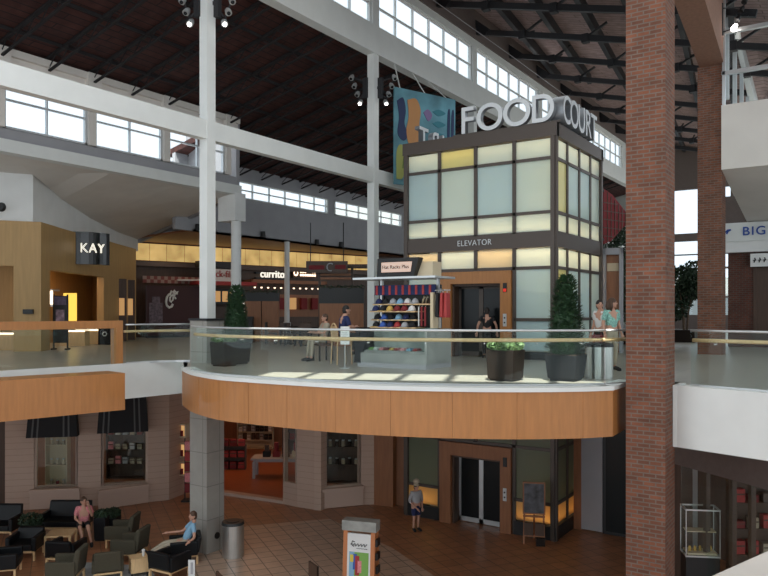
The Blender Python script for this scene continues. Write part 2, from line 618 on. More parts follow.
# maple fascia of the balcony, panel by panel
fascia = thing('trim_balcony', 'maple panelled curved edge of the balcony', 'balcony edge')
tag(fascia, kind='structure')
SEAMS = [182, 198.5, 219, 248.5, 287, 335.3, 390.6, 452.3, 517, 583, 613]
for a, b in zip(SEAMS[:-1], SEAMS[1:]):
    n = 6
    pts = rimpath(a + 0.12, b - 0.12, n)
    inn = offset_path(pts, 0.06)
    mb = MB(); mb.prism(pts + inn[::-1], 4.22, 5.055)
    mb.build('fascia_panel', M['maple'], fascia)
mb = MB(); mb.seg(corner, corner_back, 4.22, 5.055, 0.06, 1)
mb.build('fascia_panel', M['maple'], fascia)
curb = [p - Vector((0, 0)) for p in offset_path(rim, -0.025)]
mb = MB(); mb.prism(curb + offset_path(rim, 0.30)[::-1], 5.058, 5.135)
mb.build('curb', M['white'], fascia)
mb = MB(); mb.box(corner.x - 0.3, corner.y + 0.02, 5.06, corner.x + 0.02, 14.75, 5.135)
mb.build('curb', M['white'], fascia)
# white slab edges left and right of the balcony
mb = MB()
mb.seg((-16.85, 3.0), (-16.45, 9.5), 4.2, 5.13, 0.12, 1)
mb.seg((-16.45, 9.5), left_end, 4.2, 5.13, 0.12, 1)
mb.seg(left_end, rim[0], 4.2, 5.1, 0.12, 1)
struct('trim_left', mb, M['white'], 'white edge of the upper floor on the left', 'floor edge')
mb = MB()
mb.seg(at(-40, 14.6), at(125, 17.0), 4.2, 5.055, 0.9, 1)
struct('trim_left_maple', mb, M['maple'], 'maple band under the wood framed railing', 'floor edge')
mb = MB()
mb.seg((-2.92, 14.15), (-1.39, 13.68), 4.0, 5.13, 0.3, 1)
mb.seg((-1.39, 13.68), (9, 10.2), 4.0, 5.13, 0.3, 1)
mb.box(-3.0, 14.15, 4.0, -2.90, 14.8, 5.13)
struct('trim_right', mb, M['white'], 'white edge of the upper floor right of the brick column', 'floor edge')
mb = MB(); mb.box(-3.9, 14.5, 4.25, -3.0, 15.2, 5.1)
struct('trim_corner', mb, M['white'], 'white slab edge beside the brick column', 'floor edge')

# ------------------------------------------------------------------ columns and beams of the left row
XL = -15.0
pier = thing('column_1', 'grey stone pier carrying the near white column', 'pier'); tag(pier, kind='structure')
mb = MB(); mb.box(-15.35, 13.61, 0, -14.70, 14.24, 6.24)
mb.build('pier_shaft', M['stone'], pier)
mb = MB(); mb.box(-15.38, 13.58, 6.24, -14.67, 14.27, 6.30)
mb.build('pier_cap', M['iron'], pier)
mb = MB(); mb.tube([(-14.699, 13.98, 0.42), (-14.68, 13.98, 0.42)], 0.09, n=14)
mb.build('floor_outlet_cover', M['black'], pier)
for i, (y, z0) in enumerate(((5.9, 0), (13.92, 6.30), (21.9, UP), (29.9, UP), (37.9, UP), (45.9, UP))):
    mb = MB(); mb.box(XL - 0.15, y - 0.15, z0, XL + 0.15, y + 0.15, 15.85)
    struct('column_%d' % (i + 2), mb, M['white'], 'slim white column number %d of the left row, counted away from the pier' % (i + 1), 'column')
mb = MB(); mb.box(XL - 0.13, -2, 11.15, XL + 0.13, 60, 11.66)
struct('beam_low', mb, M['white'], 'white tie beam crossing the white columns at mid height', 'beam')
mb = MB(); mb.box(XL - 0.2, -2, 15.80, XL + 0.2, 60, 16.82)
struct('beam_high', mb, M['white'], 'deep white beam under the high clerestory', 'beam')


# ------------------------------------------------------------------ clerestory windows
WN = [0]


def clerestory(x, y0, y1, z0, z1, ncol, rows, face=1, label='', fw=0.05, m='white'):
    WN[0] += 1
    mb = MB()
    mb.box(x - 0.06, y0, z0, x + 0.06, y0 + 0.10, z1)
    mb.box(x - 0.06, y1 - 0.10, z0, x + 0.06, y1, z1)
    mb.box(x - 0.06, y0, z0, x + 0.06, y1, z0 + 0.06)
    mb.box(x - 0.06, y0, z1 - 0.06, x + 0.06, y1, z1)
    for k in range(1, ncol):
        y = y0 + (y1 - y0) * k / ncol
        mb.box(x - 0.05, y - fw / 2, z0, x + 0.05, y + fw / 2, z1)
    for r in rows:
        mb.box(x - 0.045, y0, r - 0.03, x + 0.045, y1, r + 0.03)
    o = struct('window_%d' % WN[0], mb, M[m], label, 'window')
    g = MB(); g.box(x - 0.01, y0 + 0.03, z0 + 0.02, x + 0.01, y1 - 0.03, z1 - 0.02)
    g.build('pane', M['glass_pane'], o)


ordn = ['first', 'second', 'third', 'fourth', 'fifth', 'sixth', 'seventh', 'eighth', 'ninth', 'tenth', 'eleventh']
for k in range(5):
    y = 13.9 + 8 * k
    clerestory(XL, y + 0.2, y + 7.8, 16.82, 18.5, 6, (17.62,), 1, '%s high clerestory window over the deep white beam, counted from the near end' % ordn[k])
mb = MB()
for y in (13.9, 21.9, 29.9, 37.9, 45.9, 53.9):
    mb.box(XL - 0.14, y - 0.2, 16.82, XL + 0.14, y + 0.2, 18.5)
mb.box(XL - 0.14, 5, 18.5, XL + 0.14, 60, 18.82)
mb.box(XL - 0.1, 54.1, 16.82, XL + 0.1, 60, 18.5)
struct('trim_clerestory', mb, M['white'], 'white posts and head of the high clerestory', 'window frame')
mb = MB(); mb.box(XL - 0.2, 5, 18.82, XL + 0.2, 60, 20.2)
struct('wall_clerestory', mb, M['brown_wall'], 'brown wall above the high clerestory', 'wall')

# ------------------------------------------------------------------ left roof (slopes down to the left)
def zl(x):
    return 16.25 - 0.235 * (-15.0 - x)


mb = MB()
for xa, ya, yb in ((-22.6, 0, 22.2), (-26.6, 22.2, 60)):
    mb.hexa([(xa, ya, zl(xa)), (-15.2, ya, zl(-15.2)), (-15.2, yb, zl(-15.2)), (xa, yb, zl(xa))],
            [(xa, ya, zl(xa) + 0.25), (-15.2, ya, zl(-15.2) + 0.25), (-15.2, yb, zl(-15.2) + 0.25), (xa, yb, zl(xa) + 0.25)])
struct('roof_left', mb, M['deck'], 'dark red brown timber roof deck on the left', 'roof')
for k in range(34):
    y = 2.5 + 1.575 * k
    xa = -22.3 if y < 22.2 else -26.4
    mb = MB()
    mb.bar((xa, y, zl(xa) - 0.06), (-15.25, y, zl(-15.25) - 0.06), 0.12, 0.08)
    mb.bar((xa + 0.5, y, zl(xa) - 0.36), (-15.25, y, zl(-15.25) - 0.40), 0.09, 0.05)
    n = 9
    for j in range(n):
        x0 = xa + 0.5 + (-15.3 - xa - 0.5) * j / n
        x1 = xa + 0.5 + (-15.3 - xa - 0.5) * (j + 0.5) / n
        x2 = xa + 0.5 + (-15.3 - xa - 0.5) * (j + 1) / n
        mb.bar((x0, y, zl(x0) - 0.38), (x1, y, zl(x1) - 0.1), 0.025)
        mb.bar((x1, y, zl(x1) - 0.1), (x2, y, zl(x2) - 0.38), 0.025)
    struct('roof_joist', mb, M['joist'], 'dark open web joist under the left roof', 'joist')
mb = MB()
for xx in (-17, -19, -21):
    mb.bar((xx, 1, zl(xx) - 0.06), (xx, 58, zl(xx) - 0.06), 0.06, 0.1)
struct('roof_purlin_left', mb, M['joist'], 'dark purlins under the left roof', 'purlin')

mb = MB(); mb.box(-46, 24.6, 10.75, -26.2, 60, 10.95); mb.box(-46, -4, 11.75, -22.3, 22.0, 11.95); mb.box(-46, 22.0, 11.75, -26.3, 24.6, 11.95); mb.box(-46, 24.4, 10.75, -26.2, 24.6, 11.95)
struct('roof_low', mb, M['grey_wall'], 'flat roof over the shops beyond the left wall', 'roof')

# left clerestory over the shops
X1, X2 = -22.0, -26.0
for k in range(6):
    y0 = 15.13 + 3.15 * (k - 4)
    clerestory(X1, y0 + 0.12, y0 + 3.03, 12.1, 13.9, 2, (12.98,), 1, '%s clerestory window above the shop soffit, counted towards the food court' % ordn[k], m='alu')
mb = MB()
for k in range(7):
    y0 = 15.13 + 3.15 * (k - 4)
    mb.box(X1 - 0.12, y0 - 0.14, 12.1, X1 + 0.16, y0 + 0.14, 14.55)
    mb.box(X1 + 0.1, y0 - 0.25, 13.95, X1 + 0.3, y0 + 0.25, 14.5)
mb.box(X1 - 0.12, 0, 13.9, X1 + 0.10, 22, 14.55)
mb.box(X1 - 0.12, 0, 14.28, X1 + 0.24, 22, 14.50)
struct('trim_clerestory_left', mb, M['soffit'], 'pale head beam and posts of the left clerestory', 'window frame')
mb = MB()
mb.hexa([(X1 - 0.3, 0, 11.4), (X1 + 0.02, 0, 11.4), (X1 + 0.02, 22, 11.4), (X1 - 0.3, 22, 11.4)],
        [(X1 - 0.3, 0, 12.1), (X1 - 0.02, 0, 12.1), (X1 - 0.02, 22, 12.1), (X1 - 0.3, 22, 12.1)])
struct('wall_left_sill', mb, M['grey_wall'], 'grey sill wall under the left clerestory', 'wall')
mb = MB(); mb.box(X1 - 0.2, 0, 11.33, X1 + 0.22, 22.1, 11.72)
struct('trim_soffit', mb, M['white'], 'white edge band of the shop soffit', 'soffit edge')
# end of the low bay and wall of the food court beyond it
mb = MB(); mb.box(-21.75, 21.7, 10.25, -22.75, 22.3, 11.4)
struct('trim_column_head', mb, M['white2'], 'pale drop box over the round grey column', 'column head')
mb = MB(); mb.hexa([(-22.0, 22.0, 11.36), (-26.2, 22.98, 10.72), (-26.2, 23.2, 10.72), (-22.0, 22.2, 11.36)], [(-22.0, 22.0, 15.2), (-26.2, 22.98, 15.2), (-26.2, 23.2, 15.2), (-22.0, 22.2, 15.2)])
mb.hexa([(-26.0, 22.95, 10.72), (-31.2, 24.2, 10.0), (-31.2, 24.4, 10.0), (-26.0, 23.15, 10.72)], [(-26.0, 22.95, 11.2), (-31.2, 24.2, 10.7), (-31.2, 24.4, 10.7), (-26.0, 23.15, 11.2)])
struct('wall_bay_end', mb, M['grey_wall'], 'grey return wall where the shop soffit ends', 'wall')
mb = MB()
mb.box(X2 - 0.2, 22.2, 10.2, X2, 60, 12.1)
mb.box(X2 - 0.2, 22.2, 12.95, X2, 60, 13.65)
for k in range(5):
    mb.box(X2 - 0.2, 25.6 + 8 * k - 0.3, 12.1, X2, 25.6 + 8 * k + 0.3, 12.95)
struct('wall_left', mb, M['grey_wall'], 'grey upper wall of the food court', 'wall')
for k in range(5):
    y0 = 25.6 + 8 * (k - 1) + 0.3
    if k == 0:
        y0 = 22.2
    y1 = 25.6 + 8 * k - 0.3
    clerestory(X2, y0, y1, 12.1, 12.95, 6 if k else 3, (12.52,), 1, '%s low clerestory window above the food court wall, counted from the soffit end' % ordn[k])
mb = MB(); mb.cyl((-22.0, 22.0), 0.21, UP, 10.3, n=20)
mb.box(-22.25, 21.75, UP, -21.75, 22.25, 5.25)
struct('column_8', mb, M['white2'], 'round grey column under the end of the shop soffit', 'column')
mb = MB(); mb.cyl((-26.0 + 0.16, 29.6), 0.14, 5.9, 10.2, n=16)
mb.cyl((-26.0 + 0.16, 29.6), 0.2, UP, 5.9, n=16)
struct('column_9', mb, M['white2'], 'thin grey column standing in the food court', 'column')

# ------------------------------------------------------------------ nave roof (slopes down to the right)
def zn(x):
    return 20.15 - 0.258 * (x + 15.0)


mb = MB()
mb.hexa([(-15.1, 18, zn(-15.1)), (-2.5, 18, zn(-2.5)), (-2.5, 61, zn(-2.5)), (-15.1, 61, zn(-15.1))],
        [(-15.1, 18, zn(-15.1) + .3), (-2.5, 18, zn(-2.5) + .3), (-2.5, 61, zn(-2.5) + .3), (-15.1, 61, zn(-15.1) + .3)])
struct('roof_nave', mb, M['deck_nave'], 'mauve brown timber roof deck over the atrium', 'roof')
for k in range(11):
    y = 19.0 + 3.65 * k
    mb = MB()
    a, b = (-15.0, y, zn(-15) - 0.95), (-3.0, y, zn(-3) - 0.95)
    mb.bar(a, b, 0.16, 0.24)
    mb.bar((-15.0, y, zn(-15) - 0.5), (-14.2, y, zn(-14.2) - 0.95), 0.3, 0.3)
    for x in (-12.6, -9.8, -7.0, -4.2):
        mb.bar((x, y, zn(x) - 0.95), (x + 0.9, y, zn(x + 0.9) - 0.25), 0.09)
        mb.bar((x, y, zn(x) - 0.95), (x - 0.1, y + 1.6, zn(x) - 0.25), 0.07)
        mb.box(x - 0.14, y - 0.14, zn(x) - 1.15, x + 0.14, y + 0.14, zn(x) - 0.8)
    struct('roof_truss', mb, M['iron'], 'dark steel rafter with struts under the atrium roof', 'truss')
for k in range(8):
    x = -14.6 + 1.75 * k
    mb = MB()
    mb.bar((x + 3.2, 18.2, zn(x + 3.2) - 0.33), (x - 2.6 if k > 1 else x, 60.5 if k > 1 else 40, zn(x - 2.6 if k > 1 else x) - 0.30), 0.20, 0.46)
    struct('roof_purlin', mb, M['iron'], 'dark purlin under the atrium roof deck', 'purlin')
mb = MB()
mb.tube([(-14.6, 20.5, zn(-14.6) - 0.9), (-12.4, 23.0, zn(-12.4) - 1.5), (-6.0, 22.5, zn(-6) - 1.3)], 0.015)
mb.tube([(-14.8, 22.5, zn(-14.8) - 0.9), (-13.8, 32, zn(-13.8) - 1.5), (-13.9, 44, zn(-13.8) - 1.5)], 0.015)
struct('roof_tie_rod', mb, M['grey_wall'], 'thin pale tie rods under the atrium roof', 'tie rod')

mb = MB(); mb.box(-15.2, 17.85, 16.9, -2.4, 18.0, 20.7)  # added out of view to block sun between the roofs
struct('wall_sun_block', mb, M['brown_wall'], 'unseen wall added to stop sun leaking between the two atrium roofs', 'wall')

# unseen flat roof over the near atrium, slot added to shape sun patches
RU = Vector((cc, ss)); FU = Vector((-ss, cc))          # right and ahead, seen from the camera
patch_l, patch_r = at(262, 16.0), at(604, 14.75)
patch_c = (patch_l + patch_r) / 2
back = (17.0 - UP) / math.tan(SUN_EL)
slot_c = patch_c - Vector((SUN_H.x, SUN_H.y)).normalized() * back
SU = (patch_r - patch_l).normalized(); SV = Vector((-SU.y, SU.x))
SW, SD = (patch_r - patch_l).length / 2, 0.75


def sp(u, v):
    return slot_c + SU * u + SV * v


mb = MB()
Z0, Z1 = 17.0, 17.04
big = 30
mb.prism([sp(-big, SD), sp(big, SD), sp(big, big * 0.47), sp(-big, big * 0.47)], Z0, Z1)
mb.prism([sp(-big, -SD), sp(big, -SD), sp(big, -20), sp(-big, -20)], Z0, Z1)
mb.prism([sp(-big, -SD), sp(-SW, -SD), sp(-SW, SD), sp(-big, SD)], Z0, Z1)
mb.prism([sp(SW, -SD), sp(big, -SD), sp(big, SD), sp(SW, SD)], Z0, Z1)
for k in range(1, 7):
    u = -SW + 2 * SW * k / 7
    mb.prism([sp(u - 0.09, -SD), sp(u + 0.09, -SD), sp(u + 0.09, SD), sp(u - 0.09, SD)], Z0, Z1)
near_roof = struct('roof_added_sun_slot', mb, M['white2'], 'flat roof with a barred skylight slot over the near atrium', 'roof')

# ------------------------------------------------------------------ right row of brick columns
mb = MB(); mb.box(-3.70, 13.6, 0, -3.01, 14.36, 16.9)
struct('column_10', mb, M['brick'], 'near red brick column rising the full height', 'column')
mb = MB(); mb.box(-4.62, 25.4, 0, -3.89, 26.1, 14.4)
struct('column_11', mb, M['brick'], 'far red brick column behind the right railing', 'column')
mb = MB()
mb.hexa([(-4.62, 26.1, 14.4), (-3.89, 26.1, 14.4), (-3.02, 13.9, 14.4), (-3.70, 13.9, 14.4)],
        [(-4.62, 26.1, 17.4), (-3.89, 26.1, 17.4), (-3.02, 13.9, 17.4), (-3.70, 13.9, 17.4)])
struct('beam_brick', mb, M['brick_plain'], 'brown brick faced beam between the two brick columns', 'beam')

mb = MB(); mb.box(-2.4, 8, 19.0, 14, 31.8, 19.2)  # unseen slab added to block sun on the bulkhead and sign
struct('roof_sun_block_right', mb, M['white2'], 'unseen slab added to keep the sun off the right side', 'roof')

# far end of the atrium
mb = MB()
mb.box(-15.2, 60, UP, 4, 60.4, 6.2)
mb.box(-15.2, 60, 11.9, 4, 60.4, 12.5)
mb.box(-15.2, 60, 15.9, 4, 60.4, 20)
for k in range(9):
    mb.box(-15.2 + 2.2 * k, 60, 6.2, -15.0 + 2.2 * k, 60.3, 15.9)
mb.box(-15.2, 60, 7.5, 4, 60.2, 7.62)
mb.box(-15.2, 60, 9.7, 4, 60.2, 9.85)
mb.box(-15.2, 60, 10.8, 4, 60.2, 10.9)
e = struct('window_99', mb, M['brown_wall'], 'tall end window of the atrium seen past the brick columns', 'window')
mb = MB(); mb.box(-15, 60.15, 6.2, 4, 60.17, 15.9)
mb.build('pane', M['glass_pane'], e)
mb = MB(); mb.box(-17, 66, 0, 6, 67, 9.3)
mb.box(-46, 60, UP, -15.2, 60.4, 17)
struct('facade_far', mb, M['far'], 'pale building outside the end window', 'building')

# ------------------------------------------------------------------ right side, upper level
mb = MB(); mb.box(-3.88, 25.2, 10.98, 6, 25.45, 13.02)
struct('wall_right_bulkhead', mb, M['soffit'], 'white bulkhead right of the far brick column', 'wall')
mb = MB(); mb.hexa([(-3.9, 25.45, 10.98), (6, 25.45, 10.98), (6, 31.5, 9.9), (-3.9, 31.5, 9.9)],
                   [(-3.9, 25.45, 11.2), (6, 25.45, 11.2), (6, 31.5, 10.1), (-3.9, 31.5, 10.1)])
struct('ceiling_right', mb, M['soffit'], 'sloping soffit behind the white bulkhead', 'ceiling')
mb = MB()
for z in (14.05, 15.35, 16.65):
    mb.box(-3.88, 25.25, z - 0.06, 6, 25.4, z + 0.06)
for x in (-3.86, 0.2, 3.4):
    mb.box(x, 25.25, 13.02, x + 0.08, 25.4, 18.5)
o = struct('window_98', mb, M['alu'], 'glazed screen with horizontal rails above the white bulkhead', 'window')
mb = MB(); mb.box(-3.8, 25.31, 13.02, 6, 25.33, 18.5)
mb.build('pane', M['glass_pane'], o)
mb = MB()
A, B, Cq, D = at(730, 26.5), at(820, 25), at(820, 28), at(760, 34)
mb.hexa([(A.x, A.y, 18.2), (B.x, B.y, 18.2), (Cq.x, Cq.y, 16.0), (D.x, D.y, 16.0)],
        [(A.x, A.y, 18.4), (B.x, B.y, 18.4), (Cq.x, Cq.y, 16.2), (D.x, D.y, 16.2)])
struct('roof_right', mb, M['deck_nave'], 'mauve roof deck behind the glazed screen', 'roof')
mb = MB()  # strip shaped after a clerestory reflection in the glazed screen
A2, D2 = at(727, 26.6), at(753, 34.1)
mb.hexa([(A2.x, A2.y, 17.6), (A.x, A.y, 17.6), (D.x, D.y, 15.4), (D2.x, D2.y, 15.4)],
        [(A2.x, A2.y, 18.4), (A.x, A.y, 18.4), (D.x, D.y, 16.2), (D2.x, D2.y, 16.2)])
for k in range(5):
    p = A2.lerp(D2, k / 4.0)
    zt = 17.6 - 2.2 * k / 4
    mb.box(p.x - 0.07, p.y - 0.07, zt - 3.4, p.x + 0.07, p.y + 0.07, zt)
struct('trim_reflected_clerestory', mb, M['white'], 'white head and posts standing in for the reflected clerestory', 'window frame')
YS = 31.5
xs = onY(728, YS).x
mb = MB()
mb.box(xs, YS, UP, 6, YS + 0.3, 9.2)
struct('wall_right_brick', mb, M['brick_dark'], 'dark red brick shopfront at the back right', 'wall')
mb = MB(); mb.box(xs - 0.2, YS - 0.15, 9.9, 6, YS + 0.3, 11.0)
struct('wall_right_header', mb, M['brown_wall'], 'dark header above the right shop sign', 'wall')
mb = MB(); mb.box(xs + 0.9, YS - 0.06, UP, xs + 1.0, YS, 9.1); mb.box(xs + 1.0, YS - 0.03, 5.2, 3, YS, 8.2)
struct('door_2', mb, M['walnut'], 'dark red shop entrance in the brick wall', 'door')

# ------------------------------------------------------------------ upper left: jeweller's front and the soffit
K = [at(-60, 24.3), at(41, 25.4), at(50, 26.2), at(62, 27.4), at(76, 28.8), at(90, 30.2), at(104, 31.8), at(118, 33.8), at(136, 36.5)]
mb = MB()
w0, w1 = at(-28, 24.6), at(13.5, 25.1)
mb.seg(K[0], w0, UP, 9.6, 0.3)
mb.seg(w0, w1, 8.05, 9.6, 0.3)
mb.seg(w1, K[1], UP, 9.6, 0.3)
mb.seg(K[1], K[2], UP, 9.6, 0.3)
for a, b in zip(K[2:6], K[3:7]):
    mb.seg(a, b, 7.98, 9.6, 0.3)
mb.seg(K[6], K[7], UP, 9.6, 0.3)
mb.seg(K[7], K[8], UP, 9.6, 0.3)
struct('wall_left_oak', mb, M['oak'], 'golden oak panelled shopfront with a curved entrance', 'wall')
mb = MB()
kb = [at(-60, 24.5), at(33, 25.7), at(62, 28.0), at(90, 30.6), at(118, 34.2), at(138, 37.2)]
ktop = [11.3, 11.3, 10.75, 10.36, 10.15, 10.1]
for i in range(5):
    a, b = kb[i], kb[i + 1]
    d = (b - a).normalized(); n = Vector((-d.y, d.x)) * 0.3
    mb.hexa([(a.x, a.y, 9.55), (b.x, b.y, 9.55), (b.x + n.x, b.y + n.y, 9.55), (a.x + n.x, a.y + n.y, 9.55)],
            [(a.x, a.y, ktop[i] + .1), (b.x, b.y, ktop[i + 1] + .1), (b.x + n.x, b.y + n.y, ktop[i + 1] + .1), (a.x + n.x, a.y + n.y, ktop[i] + .1)])
struct('wall_left_bulkhead', mb, M['white2'], 'curved white bulkhead above the oak shopfront', 'wall')
mb = MB()
ed = [Vector((X1, 2.0)), Vector((X1, 12.0)), Vector((X1, 16.0)), Vector((X1, 19.0)), Vector((X1, 21.0)), Vector((X1, 22.0))]
for i in range(5):
    a, b = kb[i], kb[i + 1]
    a2, b2 = a + (a - ed[i]) * 0.04, b + (b - ed[i + 1]) * 0.04
    mb.hexa([(ed[i].x, ed[i].y, 11.35), (a2.x, a2.y, ktop[i]), (b2.x, b2.y, ktop[i + 1]), (ed[i + 1].x, ed[i + 1].y, 11.35)],
            [(ed[i].x, ed[i].y, 11.5), (a2.x, a2.y, ktop[i] + .15), (b2.x, b2.y, ktop[i + 1] + .15), (ed[i + 1].x, ed[i + 1].y, 11.5)])
struct('ceiling_left', mb, M['soffit'], 'warm grey soffit in front of the oak shopfront', 'ceiling')
# inside the jeweller's
mb = MB()
mb.seg(at(-60, 29.5), at(30, 30.5), UP, 8.6, 0.2)
mb.seg(at(30, 30.5), at(92, 36.5), UP, 8.6, 0.2)
mb.seg(at(92, 36.5), at(104, 33), UP, 8.6, 0.2)
struct('wall_left_inside', mb, M['oak'], 'oak lined back wall inside the corner shop', 'wall')
mb = MB(); mb.prism([at(-60, 24.9), at(12, 25.6), at(40, 26.2), at(100, 32.4), at(96, 37), at(30, 31), at(-60, 30)], 8.6, 8.7)
struct('ceiling_shop', mb, M['soffit'], 'ceiling inside the corner shop', 'ceiling')
p = at(20, 27.6); area('shop_lamp_near', (p.x, p.y, 8.5), (2.0, 1.0), 26, (1, 0.62, 0.30))
p = at(72, 31.0); area('shop_lamp_entrance', (p.x, p.y, 8.5), (2.0, 1.2), 40, (1, 0.60, 0.30))

# ------------------------------------------------------------------ food court back wall
B0, B1 = at(120, 38.3), at(440, 53)
bdir = (B1 - B0).normalized(); bn = Vector((-bdir.y, bdir.x))


def bw(px, off=0.0):
    """plan point on the food court's back wall at bearing px; off brings it forward"""
    t = (px - 384) / FPX
    # solve B0 + s*bdir on the bearing
    v = Vector((cc * t - ss, ss * t + cc))
    det = v.x * (-bdir.y) - v.y * (-bdir.x)
    k = (B0.x * (-bdir.y) - B0.y * (-bdir.x)) / det
    return v * k - bn * off


def bd(px):
    p = bw(px)
    return -ss * p.x + cc * p.y


mb = MB(); mb.seg(B0, B1, UP, 10.3, 0.3)
struct('wall_back', mb, M['walnut'], 'dark back wall of the food court', 'wall')
mb = MB(); mb.prism([bw(120, -.3), bw(440, -.3), Vector((-26.0, 60)), Vector((-26.0, 23.2))], 10.2, 10.3)
struct('ceiling_food_court', mb, M['cherry'], 'warm timber ceiling over the food court counters', 'ceiling')
mb = MB(); mb.seg(bw(132, .35), bw(438, .35), 8.9, 9.15, 0.35)
struct('trim_back', mb, M['brown_wall'], 'dark shelf under the amber panels', 'trim')
for a, b in ((134, 159), (160, 190), (191, 216), (217, 246), (247, 270), (271, 293), (294, 318), (319, 343), (344, 367), (380, 404)):
    pass
band = thing('light_band', 'row of backlit amber panels along the food court back wall', 'light panels', (0, 0, 0))
for a, b in ((134, 149), (149.7, 166), (166.7, 184), (184.7, 200), (200.7, 222), (222.7, 245), (245.7, 259), (259.7, 271), (271.7, 283), (283.7, 296), (296.7, 307), (307.7, 319), (319.7, 331), (331.7, 343), (343.7, 355), (355.7, 368)):
    mb = MB(); mb.seg(bw(a, .06), bw(b, .06), 9.22, 10.12, 0.05)
    mb.build('amber_panel', M['onyx'], band)
p = bw(260, 3.0); area('food_court_lamps', (p.x, p.y, 9.9), (1.5, 14), 42, (1, 0.62, 0.34))
p = bw(165, 2.0); area('food_court_lamps_near', (p.x, p.y, 9.9), (4, 1.0), 18, (1, 0.66, 0.38))

# ------------------------------------------------------------------ lower level shopfronts
S = {}
for px, d in ((-60, 23.2), (5, 23.7), (34, 23.9), (78, 24.2), (101, 24.4), (148, 24.8), (169, 25.1), (192, 26.4), (224, 26.25), (283, 24.6), (283.1, 24.1), (321, 23.75), (374, 24.5), (393, 24.2), (408, 23.35)):
    S[px] = at(px, d)
mb = MB()
mb.seg(S[5], S[34], 0, 4.3, 0.3)
mb.seg(S[34], S[78], 0, 0.66, 0.3); mb.seg(S[34], S[78], 3.62, 4.3, 0.3)
mb.seg(S[78], S[101], 0, 4.3, 0.3)
mb.seg(S[101], S[148], 0, 0.64, 0.3); mb.seg(S[101], S[148], 3.75, 4.3, 0.3)
mb.seg(S[148], S[169], 0, 4.3, 0.3)
mb.seg(S[169], S[192], 0, 4.3, 0.3)
mb.seg(S[283], at(297, 24.2), 0, 0.70, 0.3)
mb.seg(at(297, 24.2), S[321], 0, 4.3, 0.35)
q0, q1 = at(324, 24.0), at(361, 24.5)
mb.seg(S[321], q0, 0, 4.3, 0.25)
mb.seg(q0, q1, 0, 0.66, 0.25); mb.seg(q0, q1, 3.95, 4.3, 0.25)
mb.seg(q1, S[374], 0, 4.3, 0.25)
struct('wall_lower_left', mb, M['beige'], 'beige clapboard shopfront on the lower level', 'wall')
mb = MB()
for a, b, z in ((30, 80, 0.67), (98, 148, 0.65), (321.5, 363, 0.67)):
    pa, pb = at(a, 23.85 if a < 300 else 23.95), at(b, 24.15 if a < 90 else (24.75 if a < 300 else 24.45))
    mb.seg(pa, pb, z - 0.1, z, 0.14, -1)
    mb.seg(pa, pb, 0.02, z - 0.1, 0.05, -1)
struct('trim_lower', mb, M['beige_trim'], 'beige sills and aprons under the lower shop windows', 'trim')
mb = MB(); mb.seg(S[192], S[224], 3.9, 4.3, 0.3); mb.seg(S[192], S[283], 3.95, 4.3, 0.3)
mb.seg(S[192], S[283], 0.0, 0.1, 0.3)
struct('trim_entrance', mb, M['beige_trim'], 'pale threshold and head of the lower shop entrance', 'trim')
mb = MB(); mb.seg(at(-60, 23.0), S[5], 0, 4.3, 0.4)
struct('wall_lower_end', mb, M['walnut'], 'dark wood wall at the left edge of the lower level', 'wall')
# inside the lower shop
mb = MB()
mb.seg(at(-10, 27.2), at(160, 27.4), 0, 4.3, 0.2)
mb.seg(at(160, 27.4), at(190, 35), 0, 4.3, 0.2)
mb.seg(at(190, 35), at(345, 35), 0, 4.3, 0.2)
mb.seg(at(300, 27.8), at(380, 27.0), 0, 4.3, 0.2)
struct('wall_lower_inside', mb, M['cherry'], 'warm wood lined walls inside the lower shop', 'wall')
mb = MB(); mb.prism([at(186, 26.5), at(290, 24.9), at(345, 35), at(185, 35)], 0.0, 0.02)
struct('floor_shop', mb, M['orange_floor'], 'polished orange floor inside the lower shop', 'floor')
p = at(250, 29.5); area('lower_shop_lamp', (p.x, p.y, 4.15), (4, 2.5), 60, (1, 0.50, 0.26))
p = at(345, 25.6); area('lower_window_lamp', (p.x, p.y, 3.9), (1.2, 0.5), 3.0, (1, 0.75, 0.55))
p = at(125, 25.8); area('lower_window_lamp', (p.x, p.y, 3.7), (1.2, 0.5), 6.0, (1, 0.75, 0.60))
p = at(56, 25.0); area('lower_window_lamp', (p.x, p.y, 3.55), (1.0, 0.4), 9.0, (1, 0.72, 0.40))
# wood wall and service door between the shop and the elevators
mb = MB(); mb.seg(S[374], S[393], 0, 4.3, 0.3); mb.seg(S[393], at(408, 24.0), 2.9, 4.3, 0.3)
struct('wall_lower_wood', mb, M['cherry'], 'cherry wood wall left of the lower elevator', 'wall')
mb = MB(); mb.seg(at(392, 24.5), at(409, 24.3), 0, 2.9, 0.08)
struct('door_1', mb, M['cherry'], 'cherry wood service door left of the lower elevator', 'door')
# right of the elevators
mb = MB(); mb.box(-7.33, 21.3, 0, -7.08, 21.6, 4.3)
struct('wall_lower_pilaster', mb, M['cherry'], 'cherry wood pilaster right of the lower elevator', 'wall')
mb = MB(); mb.box(-7.08, 21.25, 0.05, -6.46, 21.5, 4.3)
struct('wall_lower_grey', mb, M['grey_wall'], 'grey panel right of the cherry pilaster', 'wall')
mb = MB(); mb.box(-6.46, 21.3, 0, -2.0, 21.5, 4.3)
d3 = struct('door_3', mb, M['black'], 'dark glass shopfront in the recess beside the brick column', 'door')
mb = MB(); mb.box(-6.36, 21.26, 0.1, -5.55, 21.30, 3.1); mb.box(-5.45, 21.26, 0.1, -3.4, 21.30, 3.1)
mb.build('pane', M['glass_dark'], d3)
mb = MB()
mb.box(-6.38, 21.27, 3.30, -6.15, 21.30, 3.95)
mb.build('white_notice', M['paper'], d3)
